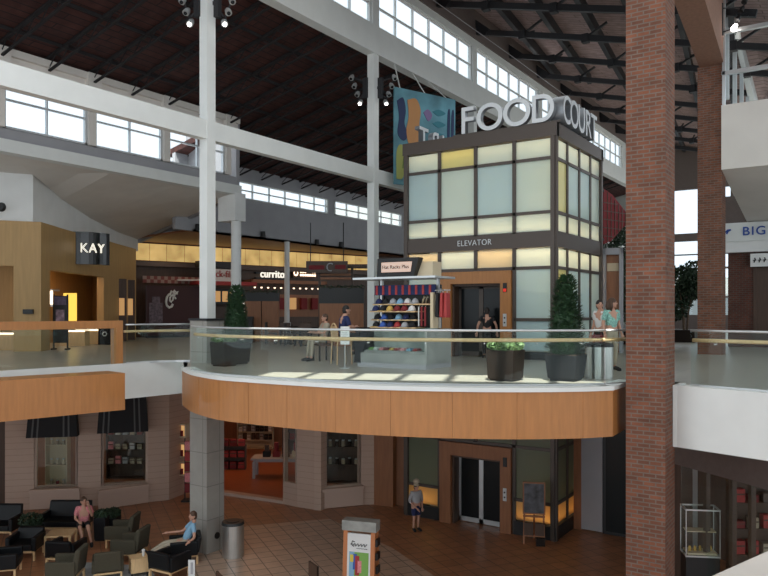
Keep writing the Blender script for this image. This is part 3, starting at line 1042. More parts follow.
# ceiling fascia and shopfront at lower right
mb = MB()
r0, r1 = at(672, 16.3), at(800, 13.2)
mb.seg(r0, r1, 3.1, 4.1, 0.5)
struct('wall_right_lower', mb, M['brown_wall'], 'dark header of the lower right shopfront', 'wall')
mb = MB()
mb.seg(r0, at(681, 16.1), 0, 3.1, 0.4)
for px in (703, 729, 748):
    d = 16.3 + (13.2 - 16.3) * (px - 672) / 128
    p = at(px, d); p2 = at(px + 3.5, d - 0.08)
    mb.seg(p, p2, 0, 3.1, 0.12)
mb.seg(at(690, 15.9), r1, 0, 0.4, 0.1)
o = struct('window_97', mb, M['walnut'], 'dark framed shop window under the right walkway', 'window')
mb = MB(); mb.seg(at(681, 16.1), r1, 0.4, 3.1, 0.02)
mb.build('pane', M['glass'], o)
mb = MB(); mb.seg(at(660, 20.5), at(830, 17.0), 0, 4.1, 0.2)
struct('wall_right_inside', mb, M['walnut'], 'dark back wall inside the lower right shop', 'wall')
p = at(752, 15.6); area('right_shop_lamp', (p.x, p.y, 3.95), (1.2, 0.8), 4.5, (1, 0.6, 0.45))
p = at(700, 17.3); area('right_shop_lamp', (p.x, p.y, 3.95), (0.8, 0.6), 2.5, (1, 0.85, 0.7))

# near parapet by the camera
mb = MB()
e0 = Vector((-0.206, 1.185)); ed_ = Vector((0.31, 0.951)).normalized(); en = Vector((ed_.y, -ed_.x))
mb.prism([e0 - ed_ * 1.6, e0 + ed_ * 3.0, e0 + ed_ * 3.0 + en * 0.34, e0 - ed_ * 1.6 + en * 0.34], 6.05, 6.10)
cap = struct('trim_parapet', mb, M['ledge'], 'pale stone capped parapet at the lower right corner', 'parapet', bevel=0.01)
mb = MB()
mb.prism([e0 - ed_ * 1.6 + en * .03, e0 + ed_ * 3.0 + en * .03, e0 + ed_ * 3.0 + en * 0.30, e0 - ed_ * 1.6 + en * 0.30], 4.2, 6.05)
mb.build('parapet_wall', M['white'], cap)
mb = MB(); mb.prism([e0 - ed_ * 1.6 + en * .3, e0 + ed_ * 3.0 + en * .3, e0 + ed_ * 3.0 + en * 6, e0 - ed_ * 3 + en * 6], 4.3, UP)
struct('floor_near', mb, M['terrazzo'], 'upper floor on the viewer side', 'floor')

# =================================================================== ELEVATOR TOWER
TX0, TX1, TY0, TY1 = -12.34, -7.36, 19.83, 24.10
TOP = 11.83
tower = thing('elevator_tower', 'tall elevator tower of frosted glass panes in a dark bronze grid', 'elevator tower', ((TX0 + TX1) / 2, (TY0 + TY1) / 2, 0))
TC = Vector(((TX0 + TX1) / 2, (TY0 + TY1) / 2))
hx, hy = (TX1 - TX0) / 2, (TY1 - TY0) / 2
ROWS_UP = [5.32, 6.25, 7.74, 8.33]
ROWS_TOP = [8.74, 9.32, 10.85, 11.45]
ROWS_LOW = [0.39, 1.01, 2.55, 4.2]
cxs = [-hx + 2 * hx * k / 4 for k in range(5)]
cys = [-hy + 2 * hy * k / 4 for k in range(5)]
mb = MB()
w = 0.055
for x in cxs:
    if abs(x) < hx * 0.3:
        mb.box(x - w, -hy, 2.55, x + w, -hy + 0.12, 4.9)
        mb.box(x - w, -hy, 7.74, x + w, -hy + 0.12, 11.5)
    else:
        mb.box(x - w, -hy, 0, x + w, -hy + 0.12, 11.5)
    mb.box(x - w, hy - 0.12, 0, x + w, hy, 11.5)
for y in cys:
    mb.box(hx - 0.12, y - w, 0, hx, y + w, 11.5)
    mb.box(-hx, y - w, 0, -hx + 0.12, y + w, 11.5)
for z in ROWS_UP[1:3] + ROWS_TOP[:3] + ROWS_LOW[1:3]:
    door_row = z in (6.25, 1.01)
    spans = [(-hx, cxs[1]), (cxs[3], hx)] if door_row else [(-hx, hx)]
    for a, b in spans:
        mb.box(a, -hy, z - 0.045, b, -hy + 0.11, z + 0.045)
    mb.box(-hx, hy - 0.11, z - 0.045, hx, hy, z + 0.045)
    mb.box(hx - 0.11, -hy, z - 0.045, hx, hy, z + 0.045)
    mb.box(-hx, -hy, z - 0.045, -hx + 0.11, hy, z + 0.045)
mb.build('mullion_grid', M['bronze'], tower)


def ring(mb, z0, z1, out=0.03, th=0.16):
    mb.box(-hx - out, -hy - out, z0, hx + out, -hy + th, z1)
    mb.box(-hx - out, hy - th, z0, hx + out, hy + out, z1)
    mb.box(hx - th, -hy, z0, hx + out, hy, z1)
    mb.box(-hx - out, -hy, z0, -hx + th, hy, z1)


mb = MB(); ring(mb, 8.33, 8.74)
band = mb.build('sign_band', M['bronze'], tower)
text('lettering', 'ELEVATOR', 0.17, M['letter'], band, loc=(-0.02, -hy - 0.045, 8.47), ext=0.01, off=-0.003, xs=0.92, spacing=1.08)
mb = MB(); ring(mb, 11.45, TOP, 0.06)
mb.build('parapet', M['bronze'], tower)
mb = MB(); mb.box(-hx + .1, -hy + .1, 11.5, hx - .1, hy - .1, 11.6)
mb.box(-hx + .2, -hy + .3, 11.6, -hx + .4, hy - .3, 11.70)
mb.build('roof', M['bronze'], tower)
for (a, b) in ((0, 0.39), (UP, 5.32)):
    for q in ((-hx - 0.02, -hy - 0.02, a, cxs[1], -hy + 0.1, b), (cxs[3], -hy - 0.02, a, hx + 0.02, -hy + 0.1, b), (hx - 0.1, -hy + 0.1, a, hx + 0.02, hy, b), (-hx - 0.02, -hy + 0.1, a, -hx + 0.1, hy, b)):
        mb = MB(); mb.box(*q)
        mb.build('plinth', M['black'], tower)
mb = MB()
mb.box(-hx + 0.55, -hy + 0.62, 0, hx - 0.55, hy - 0.55, 11.45)
mb.box(-hx + .1, -hy + .1, 4.3, cxs[1], -hy + .62, 4.9)
mb.box(cxs[3], -hy + .1, 4.3, hx - .1, -hy + .62, 4.9)
mb.build('shaft', M['core'], tower)
for rows, kinds in ((ROWS_TOP, [['frost', 'frost_b', 'frost'], ['frost', 'frost', 'frost_y'], ['frost', 'frost_b', 'frost'], ['frost', 'frost', 'frost']]),
                    (ROWS_UP, [['frost_b', 'frost', 'frost_w'], [None, None, 'frost'], [None, None, 'frost_w'], ['frost_b', 'frost_b', 'frost']]),  # blue in the last column stands in for a reflection
                    (ROWS_LOW, [['frost_glow', 'frost_low', 'frost_low'], [None, None, 'frost_low'], [None, None, 'frost_low'], ['frost_glow', 'frost_low', 'frost_low']])):
    for c in range(4):
        for r in range(3):
            k = kinds[c][r]
            if k == 'frost_y' and r == 1:
                k = 'frost'
            if k:
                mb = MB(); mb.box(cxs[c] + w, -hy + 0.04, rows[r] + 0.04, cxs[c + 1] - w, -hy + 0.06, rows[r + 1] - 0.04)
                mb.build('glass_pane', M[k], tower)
    for c in range(4):
        for r in range(3):
            k = ('frost_y' if c == 0 and r == 1 and rows[0] > 1 else ('frost_b' if r == 1 and c in (1, 2) else 'frost'))
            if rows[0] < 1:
                k = 'frost_glow' if r == 0 else 'frost_low'
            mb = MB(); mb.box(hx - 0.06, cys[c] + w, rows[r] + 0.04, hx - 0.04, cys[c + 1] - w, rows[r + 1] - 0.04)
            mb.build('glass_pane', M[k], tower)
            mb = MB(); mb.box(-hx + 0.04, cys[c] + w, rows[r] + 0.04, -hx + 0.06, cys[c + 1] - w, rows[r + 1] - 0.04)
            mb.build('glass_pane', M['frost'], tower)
fy = TY0 + 0.24
rx_ = TX1 - 0.24
for z, dr, e in ((11.42, -1, 16), (8.80, 1, 18), (8.30, -1, 34), (0.45, 1, 9)):
    for xc in (TX0 + 0.65, TX1 - 0.65) if z < 1 else (TC.x,):
        area('tower_strip_lamp', (xc, fy, z), (1.0 if z < 1 else 4.7, 0.2), e * (0.35 if z < 1 else 1), (1, 0.66, 0.36), (0, 0, dr))
    area('tower_strip_lamp', (rx_, TC.y, z), (0.2, 4.0), e * 0.9, (1, 0.66, 0.36), (0, 0, dr))


# letters standing on the tower roof
def roof_sign(label, word, loc, rz, letters, ext=0.09, h=0.78):
    t = thing('roof_sign', label, 'sign', loc, rz)
    for ch, x, wd in letters:
        o = text('letter_' + ch.lower(), ch, h, M['letter'], t, loc=(x, 0, 0.06), ext=ext, off=0.010, xs=wd)
        o.data.materials.append(M['letter_side'])
        for p in o.data.polygons:
            if abs(p.normal.z) < 0.5:
                p.material_index = 1
    mb = MB(); mb.box(letters[0][1] - 0.5, -0.03, 0, letters[-1][1] + 0.5, 0.03, 0.06)
    mb.build('rail', M['bronze'], t)
    return t


roof_sign('pale metal FOOD letters along the front edge of the elevator tower roof', 'FOOD', (TC.x, TY0 + 0.05, TOP), 0.0, [('F', -0.27, 0.94), ('O', 0.48, 1.0), ('O', 1.34, 1.0), ('D', 2.13, 0.9)])
roof_sign('metal COURT letters along the right edge of the elevator tower roof', 'COURT', (TX1 - 0.05, TC.y, TOP), PI / 2, [('C', -1.62, 0.84), ('O', -0.98, 0.84), ('U', -0.32, 0.84), ('R', 0.30, 0.84), ('T', 0.86, 0.84)], 0.22)
roof_sign('metal COURT letters on the far left edge of the elevator tower roof, seen from behind', 'COURT', (TX0 + 0.30, TC.y, 11.70), -PI / 2, [('C', -1.62, 1.0), ('O', -0.78, 1.0), ('U', 0.08, 1.0), ('R', 0.86, 1.0), ('T', 1.6, 1.0)], 0.09, 0.66)


def doorway(label, z0, top, glassdoors):
    """wood surround with recessed two-leaf elevator doors; local origin at the middle of the surround"""
    cx = (cxs[1] + cxs[3]) / 2 + TC.x
    t = thing('elevator_doorway', label, 'elevator doorway', (cx, TY0, z0))
    W = (cxs[3] - cxs[1]) / 2 - 0.062
    HH = 2.495 if z0 < 1 else 2.585
    ox0, ox1 = -10.65 - cx, -9.0 - cx
    mb = MB()
    mb.box(-W, -0.10, 0, ox0, 0.32, HH)
    mb.box(ox1, -0.10, 0, W, 0.32, HH)
    mb.box(ox0, -0.10, top, ox1, 0.32, HH)
    mb.build('surround', M['cherry'] if z0 < 1 else M['maple'], t)
    mb = MB()
    mb.box(ox0, 0.02, 0, ox0 + 0.07, 0.42, top); mb.box(ox1 - 0.07, 0.02, 0, ox1, 0.42, top); mb.box(ox0, 0.02, top - 0.07, ox1, 0.42, top)
    mb.build('inner_frame', M['walnut'], t)
    half = (ox1 - ox0) / 2 - 0.07
    for i in range(2):
        x0 = ox0 + 0.07 + i * half
        d = MB()
        fw = 0.07
        d.box(x0, 0.34, 0.02, x0 + fw, 0.40, top - 0.07); d.box(x0 + half - fw, 0.34, 0.02, x0 + half, 0.40, top - 0.07)
        d.box(x0, 0.34, top - 0.14, x0 + half, 0.40, top - 0.07); d.box(x0, 0.34, 0.02, x0 + half, 0.40, 0.16)
        do = d.build('door', M['alu'] if glassdoors else M['bronze'], t)
        g = MB(); g.box(x0 + fw, 0.36, 0.16, x0 + half - fw, 0.38, top - 0.14)
        g.build('door_glass', M['glass_dark'], do)
    mb = MB(); mb.box(ox1 + 0.10, -0.125, 1.95, ox1 + 0.22, -0.10, 2.22)
    b = mb.build('indicator', M['black'], t)
    mb = MB(); mb.box(ox1 + 0.115, -0.13, 1.97, ox1 + 0.205, -0.124, 2.05)
    mb.build('indicator_light', M['black'] if glassdoors else M['red_led'], b)
    mb = MB(); mb.box(ox1 + 0.10, -0.12, 0.95, ox1 + 0.21, -0.10, 1.32)
    b = mb.build('call_panel', M['alu'], t)
    mb = MB(); mb.tube([(ox1 + 0.155, -0.12, 1.2), (ox1 + 0.155, -0.135, 1.2)], 0.025, n=10); mb.tube([(ox1 + 0.155, -0.12, 1.06), (ox1 + 0.155, -0.135, 1.06)], 0.025, n=10)
    mb.build('call_button', M['black'], b)
    return t


doorway('maple surround with dark glass elevator doors on the upper floor', UP, 2.22, False)
doorway('cherry wood surround with aluminium framed elevator doors on the lower floor', 0.0, 2.10, True)

# =================================================================== RAILINGS
GT = UP + 1.05


def railing(label, path, seams, hand=True, end_posts=False):
    """frameless glass balustrade along a plan path (list of points); seams are index pairs of single panes"""
    t = thing('glass_railing', label, 'railing', (path[0].x, path[0].y, UP))
    o = Vector((path[0].x, path[0].y))
    L = [p - o for p in path]
    for a, b in seams:
        seg = L[a:b + 1]
        d0 = (seg[1] - seg[0]).normalized() * 0.006
        d1 = (seg[-1] - seg[-2]).normalized() * 0.006
        seg = [seg[0] + d0] + seg[1:-1] + [seg[-1] - d1]
        mb = MB(); mb.prism(seg + offset_path(seg, 0.014)[::-1], 0.03, 1.03)
        mb.build('glass_pane', M['glass_rail'], t)
    mb = MB(); mb.tube([(p.x, p.y, 1.04) for p in L], 0.022, n=8)
    mb.build('top_rail', M['alu'], t, smooth=True)
    if hand:
        H = offset_path(L, 0.09)
        mb = MB(); mb.tube([(p.x, p.y, 0.86) for p in H], 0.036, n=10)
        mb.build('handrail', M['maple_lt'], t, smooth=True)
        mb = MB()
        for a, b in seams:
            m = (a + b) // 2
            for k in (m,):
                mb.tube([(L[k].x, L[k].y, 0.80), (H[k].x, H[k].y, 0.80), (H[k].x, H[k].y, 0.84)], 0.013, n=6)
        mb.build('bracket', M['alu'], t)
    mb = MB()
    n0 = offset_path(L, -0.02); n1 = offset_path(L, 0.035)
    mb.prism(n0 + n1[::-1], 0.0, 0.06)
    mb.build('base_shoe', M['alu'], t)
    return t


GS = [191, 206, 226, 255, 293.5, 338, 397, 454, 515, 560, 604]
gp, gseams = [], []
for a, b in zip(GS[:-1], GS[1:]):
    i0 = len(gp) - 1 if gp else 0
    for k in range(0 if not gp else 1, 7):
        px = a + (b - a) * k / 6
        gp.append(at(px, rimd(px) + 0.42))
    gseams.append((i0, len(gp) - 1))
railing('curved glass railing with maple handrail around the balcony', gp, gseams)
cr = gp[-1]
rp = [cr.lerp(Vector((-3.72, 14.25)), 0.06), cr.lerp(Vector((-3.74, 14.25)), 0.5), Vector((-3.74, 14.25))]
railing('short glass railing returning from the balcony corner to the brick column', rp, [(0, 2)])
a = Vector((-2.82, 14.35)); b = Vector((-1.33, 13.88)); c2 = Vector((2.0, 12.75)); c3 = Vector((5, 11.7))
dirn = (b - a).normalized()
rp = [a + dirn * 0.1, a.lerp(b, 0.35), a.lerp(b, 0.78), b.lerp(c2, 0.2), b.lerp(c2, 0.5), c2, c3]
railing('straight glass railing right of the near brick column', rp, [(0, 2), (2, 4), (4, 6)])
lp = [Vector((-16.15, 10.75)), Vector((-16.12, 11.6)), Vector((-16.1, 12.5)), Vector((-16.08, 13.2)), Vector((-15.5, 13.9))]
lp = [at(126, 19.15), at(140, 19.5), at(158, 19.8), at(176, 20.0), at(190, 20.05)]
railing('glass railing with steel rails between the wood post and the stone pier', lp, [(0, 2), (2, 4)])
# wood framed railing at the left
a, b = at(-40, 16.2), at(120.5, 18.95)
t = thing('wood_railing', 'maple framed glass railing at the left edge of the upper floor', 'railing', (b.x, b.y, UP))
av = a - b
dv = av.normalized(); nv = Vector((-dv.y, dv.x))
mb = MB(); mb.seg(av, Vector((0, 0)) - dv * 0.12, 0.95, 1.15, 0.20); mb.xform(Matrix.Translation((nv.x * -0.1, nv.y * -0.1, 0)))
mb.build('cap_rail', M['maple'], t)
mb = MB(); mb.seg(dv * 0.12, -dv * 0.12, 0.0, 0.95, 0.20); mb.xform(Matrix.Translation((nv.x * -0.1, nv.y * -0.1, 0)))
mb.build('post', M['maple'], t)
mb = MB(); mb.seg(av, dv * 0.12, 0.03, 0.95, 0.015)
mb.build('glass_pane', M['glass_rail'], t)


# =================================================================== PLANTS
def leaf_blob(mb, c, r, n, size, squash=1.0, seed=0):
    rnd = random.Random(seed)
    for _ in range(n):
        while True:
            v = Vector((rnd.uniform(-1, 1), rnd.uniform(-1, 1), rnd.uniform(-1, 1)))
            if 0.05 < v.length < 1:
                break
        v = v.normalized() * (v.length ** 0.4)
        p = Vector((c[0] + v.x * r[0], c[1] + v.y * r[1], c[2] + v.z * r[2]))
        a = Vector((rnd.gauss(0, 1), rnd.gauss(0, 1), rnd.gauss(0, 1))).normalized()
        b = a.cross(Vector((rnd.gauss(0, 1), rnd.gauss(0, 1), rnd.gauss(0, 1)))).normalized()
        s = size * rnd.uniform(0.6, 1.3)
        mb.quad(p - a * s, p + b * s * 0.45, p + a * s, p - b * s * 0.45)


def conifer(label, loc, h, r, pot_w, pot_h, potm, seed=1, group=None):
    t = thing('potted_conifer', label, 'potted tree', loc, 0.0, group)
    mb = MB()
    pw = pot_w / 2
    mb.hexa([(-pw * .86, -pw * .86, 0.05), (pw * .86, -pw * .86, 0.05), (pw * .86, pw * .86, 0.05), (-pw * .86, pw * .86, 0.05)],
            [(-pw, -pw, pot_h), (pw, -pw, pot_h), (pw, pw, pot_h), (-pw, pw, pot_h)])
    mb.box(-pw * .75, -pw * .75, 0, pw * .75, pw * .75, 0.06)
    mb.build('planter', potm, t, bevel=0.01)
    mb = MB(); mb.box(-pw * .9, -pw * .9, pot_h - .02, pw * .9, pw * .9, pot_h + 0.01)
    mb.build('soil', M['bark'], t)
    mb = MB(); mb.tube([(0, 0, pot_h), (0, 0, pot_h + 0.8 * h)], [0.04, 0.015], n=6)
    mb.build('trunk', M['bark'], t)
    mb = MB()
    rnd = random.Random(seed)
    mb.tube([(0, 0, pot_h + 0.02), (0, 0, pot_h + 0.15 * h), (0, 0, pot_h + 0.5 * h), (0, 0, pot_h + 0.9 * h)], [r * 0.78, r * 0.86, r * 0.66, r * 0.34], n=10)
    for k in range(3200):
        f = rnd.random() ** 1.05
        z = pot_h + f * h
        prof = 1.0 - 0.62 * max(0, f - 0.08) if f > 0.08 else 0.85 + f * 1.9
        if f > 0.82:
            prof *= max(0.2, math.sqrt(max(0.0, 1 - ((f - 0.82) / 0.19) ** 2)))
        rr = r * prof * rnd.uniform(0.78, 1.10)
        a = rnd.uniform(0, 2 * PI)
        p = Vector((rr * math.cos(a), rr * math.sin(a), z))
        out = Vector((math.cos(a), math.sin(a), rnd.uniform(-0.2, 1.0))).normalized()
        sd = out.cross(Vector((0, 0, 1))).normalized() * 0.028 * rnd.uniform(.6, 1.4)
        ln = out * 0.085 * rnd.uniform(.6, 1.5)
        mb.quad(p - sd * 0.5, p + ln * 0.5 - sd, p + ln, p + ln * 0.5 + sd)
    mb.build('foliage', M['leaf'], t)
    return t


p = at(566, 14.75); conifer('tall clipped conifer in a charcoal square planter by the balcony corner', (p.x, p.y, UP), 1.58, 0.36, 0.66, 0.52, M['pot'], 3)
p = at(236.5, 19.4); conifer('clipped conifer in a dark planter just right of the stone pier', (p.x, p.y, UP), 1.50, 0.33, 0.56, 0.55, M['pot_br'], 5)


def low_planter(label, loc, rz, w, h, fh, m, seed=0, cat='planter'):
    t = thing('shrub_planter', label, cat, loc, rz)
    mb = MB()
    mb.hexa([(-w * .45, -w * .45, 0.04), (w * .45, -w * .45, 0.04), (w * .45, w * .45, 0.04), (-w * .45, w * .45, 0.04)],
            [(-w / 2, -w / 2, h), (w / 2, -w / 2, h), (w / 2, w / 2, h), (-w / 2, w / 2, h)])
    mb.box(-w * .4, -w * .4, 0, w * .4, w * .4, 0.05)
    mb.build('planter', m, t, bevel=0.01)
    mb = MB()
    mb.ball((0, 0, h), (w * 0.5, w * 0.5, fh * 0.6), 10, 6, 0.0)
    leaf_blob(mb, (0, 0, h + fh * 0.45), (w * 0.62, w * 0.62, fh * 0.62), 700, 0.05, seed=seed)
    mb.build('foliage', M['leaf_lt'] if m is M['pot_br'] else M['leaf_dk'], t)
    return t


p = at(505.5, 14.75); low_planter('low dark brown planter of grey green shrubs between the cart and the conifer', (p.x, p.y, UP), 0, 0.60, 0.62, 0.20, M['pot_br'], 11)
p = at(224.5, 18.6); low_planter('low dark planter behind the curved glass beside the stone pier', (p.x, p.y, UP), 0, 0.52, 0.62, 0.12, M['pot_br'], 12)


def ficus(label, loc, h, r, seed, trunk=True, ch=None):
    t = thing('ficus_tree', label, 'indoor tree', loc)
    mb = MB(); mb.box(-0.5, -0.5, 0, 0.5, 0.5, 0.55)
    mb.build('planter', M['pot_br'], t, bevel=0.02)
    mb = MB()
    for k in range(3):
        a = 2 * PI * k / 3
        mb.tube([(0.08 * math.cos(a), 0.08 * math.sin(a), 0.5), (0.16 * math.cos(a), 0.16 * math.sin(a), 1.5), (0.4 * r * math.cos(a), 0.4 * r * math.sin(a), h * 0.62)], [0.05, 0.04, 0.02], n=6)
    mb.build('trunk', M['bark'], t)
    mb = MB()
    ch = ch or h * 0.36
    for k in range(9):
        rnd = random.Random(seed * 50 + k)
        c = (rnd.uniform(-.5, .5) * r, rnd.uniform(-.5, .5) * r, h - ch + rnd.uniform(-.75, .65) * ch)
        leaf_blob(mb, c, (r * .62, r * .62, ch * .42), 420, 0.10, seed=seed * 90 + k)
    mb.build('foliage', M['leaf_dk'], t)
    return t


p = at(685, 33); ficus('leafy indoor tree seen between the two brick columns', (p.x, p.y, UP), 4.1, 0.95, 1)
p = at(640, 36); ficus('leafy indoor tree standing behind the near brick column', (p.x, p.y, UP), 4.4, 1.5, 2)
p = at(617, 31); ficus('dark leafy indoor tree right of the elevator tower', (p.x, p.y, UP), 5.0, 1.25, 3, ch=2.0)

# =================================================================== UPPER FLOOR OBJECTS
def trash(label, loc, r, h, z_lid=0.07):
    t = thing('trash_can', label, 'trash can', loc)
    mb = MB(); mb.cyl((0, 0), r, 0.03, h - z_lid, n=28); mb.cyl((0, 0), r * .95, 0, 0.03, n=28)
    mb.build('drum', M['steel'], t)
    mb = MB(); mb.cyl((0, 0), r * 1.04, h - z_lid, h, r * 0.98, n=28)
    mb.cyl((0, 0), r * 0.6, h, h + 0.015, r * .55, n=20)
    mb.build('lid', M['black'], t)
    return t


p = at(599, 15.35); trash('steel drum trash can behind the conifer planter on the balcony', (p.x, p.y, UP), 0.29, 0.72)
p = at(233, 19.35); trash('steel drum trash can with black lid beside the stone pier foot', (p.x, p.y, 0), 0.29, 0.93)

# grey portal right of the tower
p = at(612.5, 24.75)
t = thing('portal_frame', 'grey framed portal with a wood panel behind the two women', 'portal', (p.x, p.y, UP), 0.15)
mb = MB(); mb.box(-0.33, -0.2, 0, -0.20, 0.2, 3.52); mb.box(0.24, -0.2, 0, 0.33, 0.2, 3.52); mb.box(-0.33, -0.2, 3.3, 0.33, 0.2, 3.52)
mb.build('frame', M['grey_wall'], t)
mb = MB(); mb.box(-0.20, 0.0, 0, 0.24, 0.1, 3.3)
mb.build('wood_panel', M['cherry'], t)
mb = MB(); mb.box(-0.17, -0.04, 2.75, 0.20, 0.0, 3.02)
mb.build('plaque', M['cream'], t)

# red sail shaped panel behind the tower
p0, p1 = at(603.5, 26.2), at(629, 27.2)
t = thing('hanging_sail', 'dark red tapering panel hanging right of the elevator tower', 'hanging panel', (p0.x, p0.y, 0))
d = p1 - p0
mb = MB()
pl = [(0, 10.9), (0.35, 10.72), (1.0, 10.05), (0.92, 9.75), (0.3, 9.05), (0, 8.9)]
n = Vector((-d.y, d.x)).normalized() * 0.08
lo = [mb.bm.verts.new((d.x * u, d.y * u, z)) for u, z in pl]
hi = [mb.bm.verts.new((d.x * u + n.x, d.y * u + n.y, z)) for u, z in pl]
mb.bm.faces.new(lo); mb.bm.faces.new(hi[::-1])
for i in range(len(pl)):
    j = (i + 1) % len(pl)
    mb.bm.faces.new((lo[i], lo[j], hi[j], hi[i]))
mb.build('panel', M['red_dk'], t)
mb = MB()
for k in range(1, 7):
    u = k / 7
    zt = 10.9 - 0.85 * u; zb = 8.9 + 0.85 * u
    mb.bar((d.x * u - n.x * .1, d.y * u - n.y * .1, zb), (d.x * u - n.x * .1, d.y * u - n.y * .1, zt), 0.03)
for z in (9.2, 9.5, 9.8, 10.1, 10.4):
    u1 = min(0.9, (z - 8.9) * 1.1 + 0.05, (10.85 - z) * 1.15)
    mb.bar((-n.x * .1, -n.y * .1, z), (d.x * u1 - n.x * .1, d.y * u1 - n.y * .1, z), 0.03)
mb.build('grid', M['walnut'], t)
gx, gy = TX1 - p0.x - 0.09, TY1 - p0.y + 0.065
mb = MB(); mb.tube([(0, 0, 10.8), (gx, gy, 10.85)], 0.03); mb.tube([(0, 0, 9.05), (gx, gy, 9.1)], 0.03)
mb.build('bracket', M['iron'], t)

# mural hung behind the tower
mur0 = Vector((-14.6, 22.7)); mdir = Vector((0.366, 0.930)).normalized()
ang = math.atan2(mdir.y, mdir.x)
t = thing('mural_panel', 'large blue painted mural panel hung beneath the deep white beam', 'mural', (mur0.x, mur0.y, 11.2), ang)
mb = MB(); mb.box(0, 0, 0, 2.96, 0.06, 3.6)
mb.build('panel', mat('mural_blue', (0.11, 0.27, 0.33), 0.7, var=0.45, scale=0.9), t)


def blob(pts, m, dep=0.02):
    b = MB()
    P = smooth_path([(x, z) for x, z in pts] + [pts[0]], 5)[:-1]
    f = [b.bm.verts.new((q.x, -dep, q.y)) for q in P]
    g = [b.bm.verts.new((q.x, 0, q.y)) for q in P]
    b.bm.faces.new(f); b.bm.faces.new(g[::-1])
    for i in range(len(P)):
        j = (i + 1) % len(P)
        b.bm.faces.new((f[i], f[j], g[j], g[i]))
    return b.build('painted_shape', m, t)


M['paint_navy'] = mat('paint_navy', (0.020, 0.035, 0.10), 0.7)
M['paint_ochre'] = mat('paint_ochre', (0.50, 0.24, 0.09), 0.7)
M['paint_purple'] = mat('paint_purple', (0.22, 0.15, 0.30), 0.7)
M['paint_teal'] = mat('paint_teal', (0.04, 0.20, 0.25), 0.7)
M['paint_green'] = mat('paint_green', (0.10, 0.20, 0.06), 0.7)
M['paint_lime'] = mat('paint_lime', (0.34, 0.36, 0.10), 0.7)
blob([(0.12, 3.1), (0.40, 3.25), (0.52, 2.8), (0.46, 2.3), (0.62, 1.9), (0.42, 1.65), (0.15, 1.9), (0.22, 2.5)], M['paint_navy'])
blob([(0.60, 3.2), (1.0, 3.3), (1.22, 2.9), (1.16, 2.3), (1.42, 1.9), (1.15, 1.45), (0.72, 1.5), (0.55, 2.0), (0.66, 2.6)], M['paint_ochre'], 0.025)
blob([(1.36, 2.85), (1.58, 3.0), (1.78, 2.8), (1.60, 2.55)], M['paint_purple'])
for z in (2.95, 2.5, 2.05):
    blob([(1.80, z), (2.1, z + 0.12), (2.45, z + 0.02), (2.1, z - 0.13)], M['paint_teal'])
for x in (2.55, 2.75):
    blob([(x - 0.03, 1.2), (x + 0.05, 1.2), (x + 0.13, 3.0), (x + 0.02, 3.05), (x - 0.01, 2.2)], M['paint_navy'])
blob([(0.1, 0.2), (0.4, 0.3), (0.5, 1.2), (0.3, 1.5), (0.1, 1.2)], M['paint_lime'])
blob([(0.35, 0.6), (0.7, 0.8), (0.75, 1.3), (0.45, 1.2)], M['paint_green'])
blob([(0.9, 1.0), (1.3, 1.2), (1.8, 1.1), (1.3, 0.9)], M['paint_green'])
for u in (0.3, 1.5, 2.6):
    v = (-14.87 + 14.6 - 0.366 * u) / -0.93
    mb = MB(); mb.tube([(u, 0.03, 3.55), (u, v, 4.62)], 0.022)
    mb.build('hanger', M['white'], t)


# track spotlights on the white columns
def spots(label, y, z):
    t = thing('spotlight_cluster', label, 'spotlights', (XL, y, z))
    for s in (-1, 1):
        b = MB(); v = RU * s
        c = Vector((v.x * 0.26, v.y * 0.26, 0))
        b.xform(Matrix.Identity(4))
        b.bar((v.x * .12, v.y * .12, 0.25), (v.x * .34, v.y * .34, 0.25), 0.1, 0.1)
        b.bar((c.x, c.y, -0.12), (c.x, c.y, 0.62), 0.2, 0.14)
        b.build('ballast_box', M['iron'], t)
        b = MB()
        q0 = Vector((v.x * 0.45, v.y * 0.45, -0.25)); q1 = Vector((v.x * 0.80, v.y * 0.80, 0.75))
        b.tube([(c.x, c.y, 0.1), q0 + Vector((0, 0, .15))], 0.025); b.tube([(c.x, c.y, 0.5), q1 - Vector((0, 0, .1))], 0.025)
        b.tube([q0, q1], 0.022)
        b.build('arm', M['iron'], t)
        for k in range(4):
            q = q0.lerp(q1, k / 3.3)
            dv = Vector((v.x * 0.3 + FU.x * -.5, v.y * 0.3 + FU.y * -.5, -0.75)).normalized()
            h = MB(); h.tube([q - dv * 0.10, q - dv * 0.02, q + dv * 0.10], [0.045, 0.085, 0.095], n=12)
            ho = h.build('lamp_head', M['alu'], t)
            l = MB(); l.ball((q.x + dv.x * 0.105, q.y + dv.y * 0.105, q.z + dv.z * 0.105), 0.055, 10, 6)
            l.build('lamp_lens', M['bulb'] if k == 0 else M['glass_dark'], ho)
    return t


spots('spotlight cluster near the top of the tall white column by the stone pier', 13.92, 14.62)
spots('spotlight cluster high on the second white column', 21.9, 14.35)
# single track lamp behind the right glazed screen
p = at(733, 22.7)
t = thing('track_spotlight', 'row of small black spotlights in front of the right glazed screen', 'spotlights', (p.x, p.y, 15.2), YAW)
mb = MB(); mb.tube([(-0.3, 0.1, 0), (0.05, 0, 0.1), (0.4, 0, 0.95)], 0.02); mb.tube([(-0.3, 0.1, 0.75), (0.3, 0, 0.75)], 0.02); mb.box(-0.36, 0.04, -.1, -0.28, 0.16, 0.9)
mb.build('arm', M['iron'], t)
for k in range(4):
    h = MB(); q = Vector((0.05 + 0.11 * k, 0, 0.12 + 0.28 * k)); h.tube([q + Vector((0.05, 0.02, .08)), q + Vector((-.05, -.02, -.08))], [0.06, 0.09], n=10)
    h.build('lamp_head', M['bulb'] if k == 0 else M['black'], t)

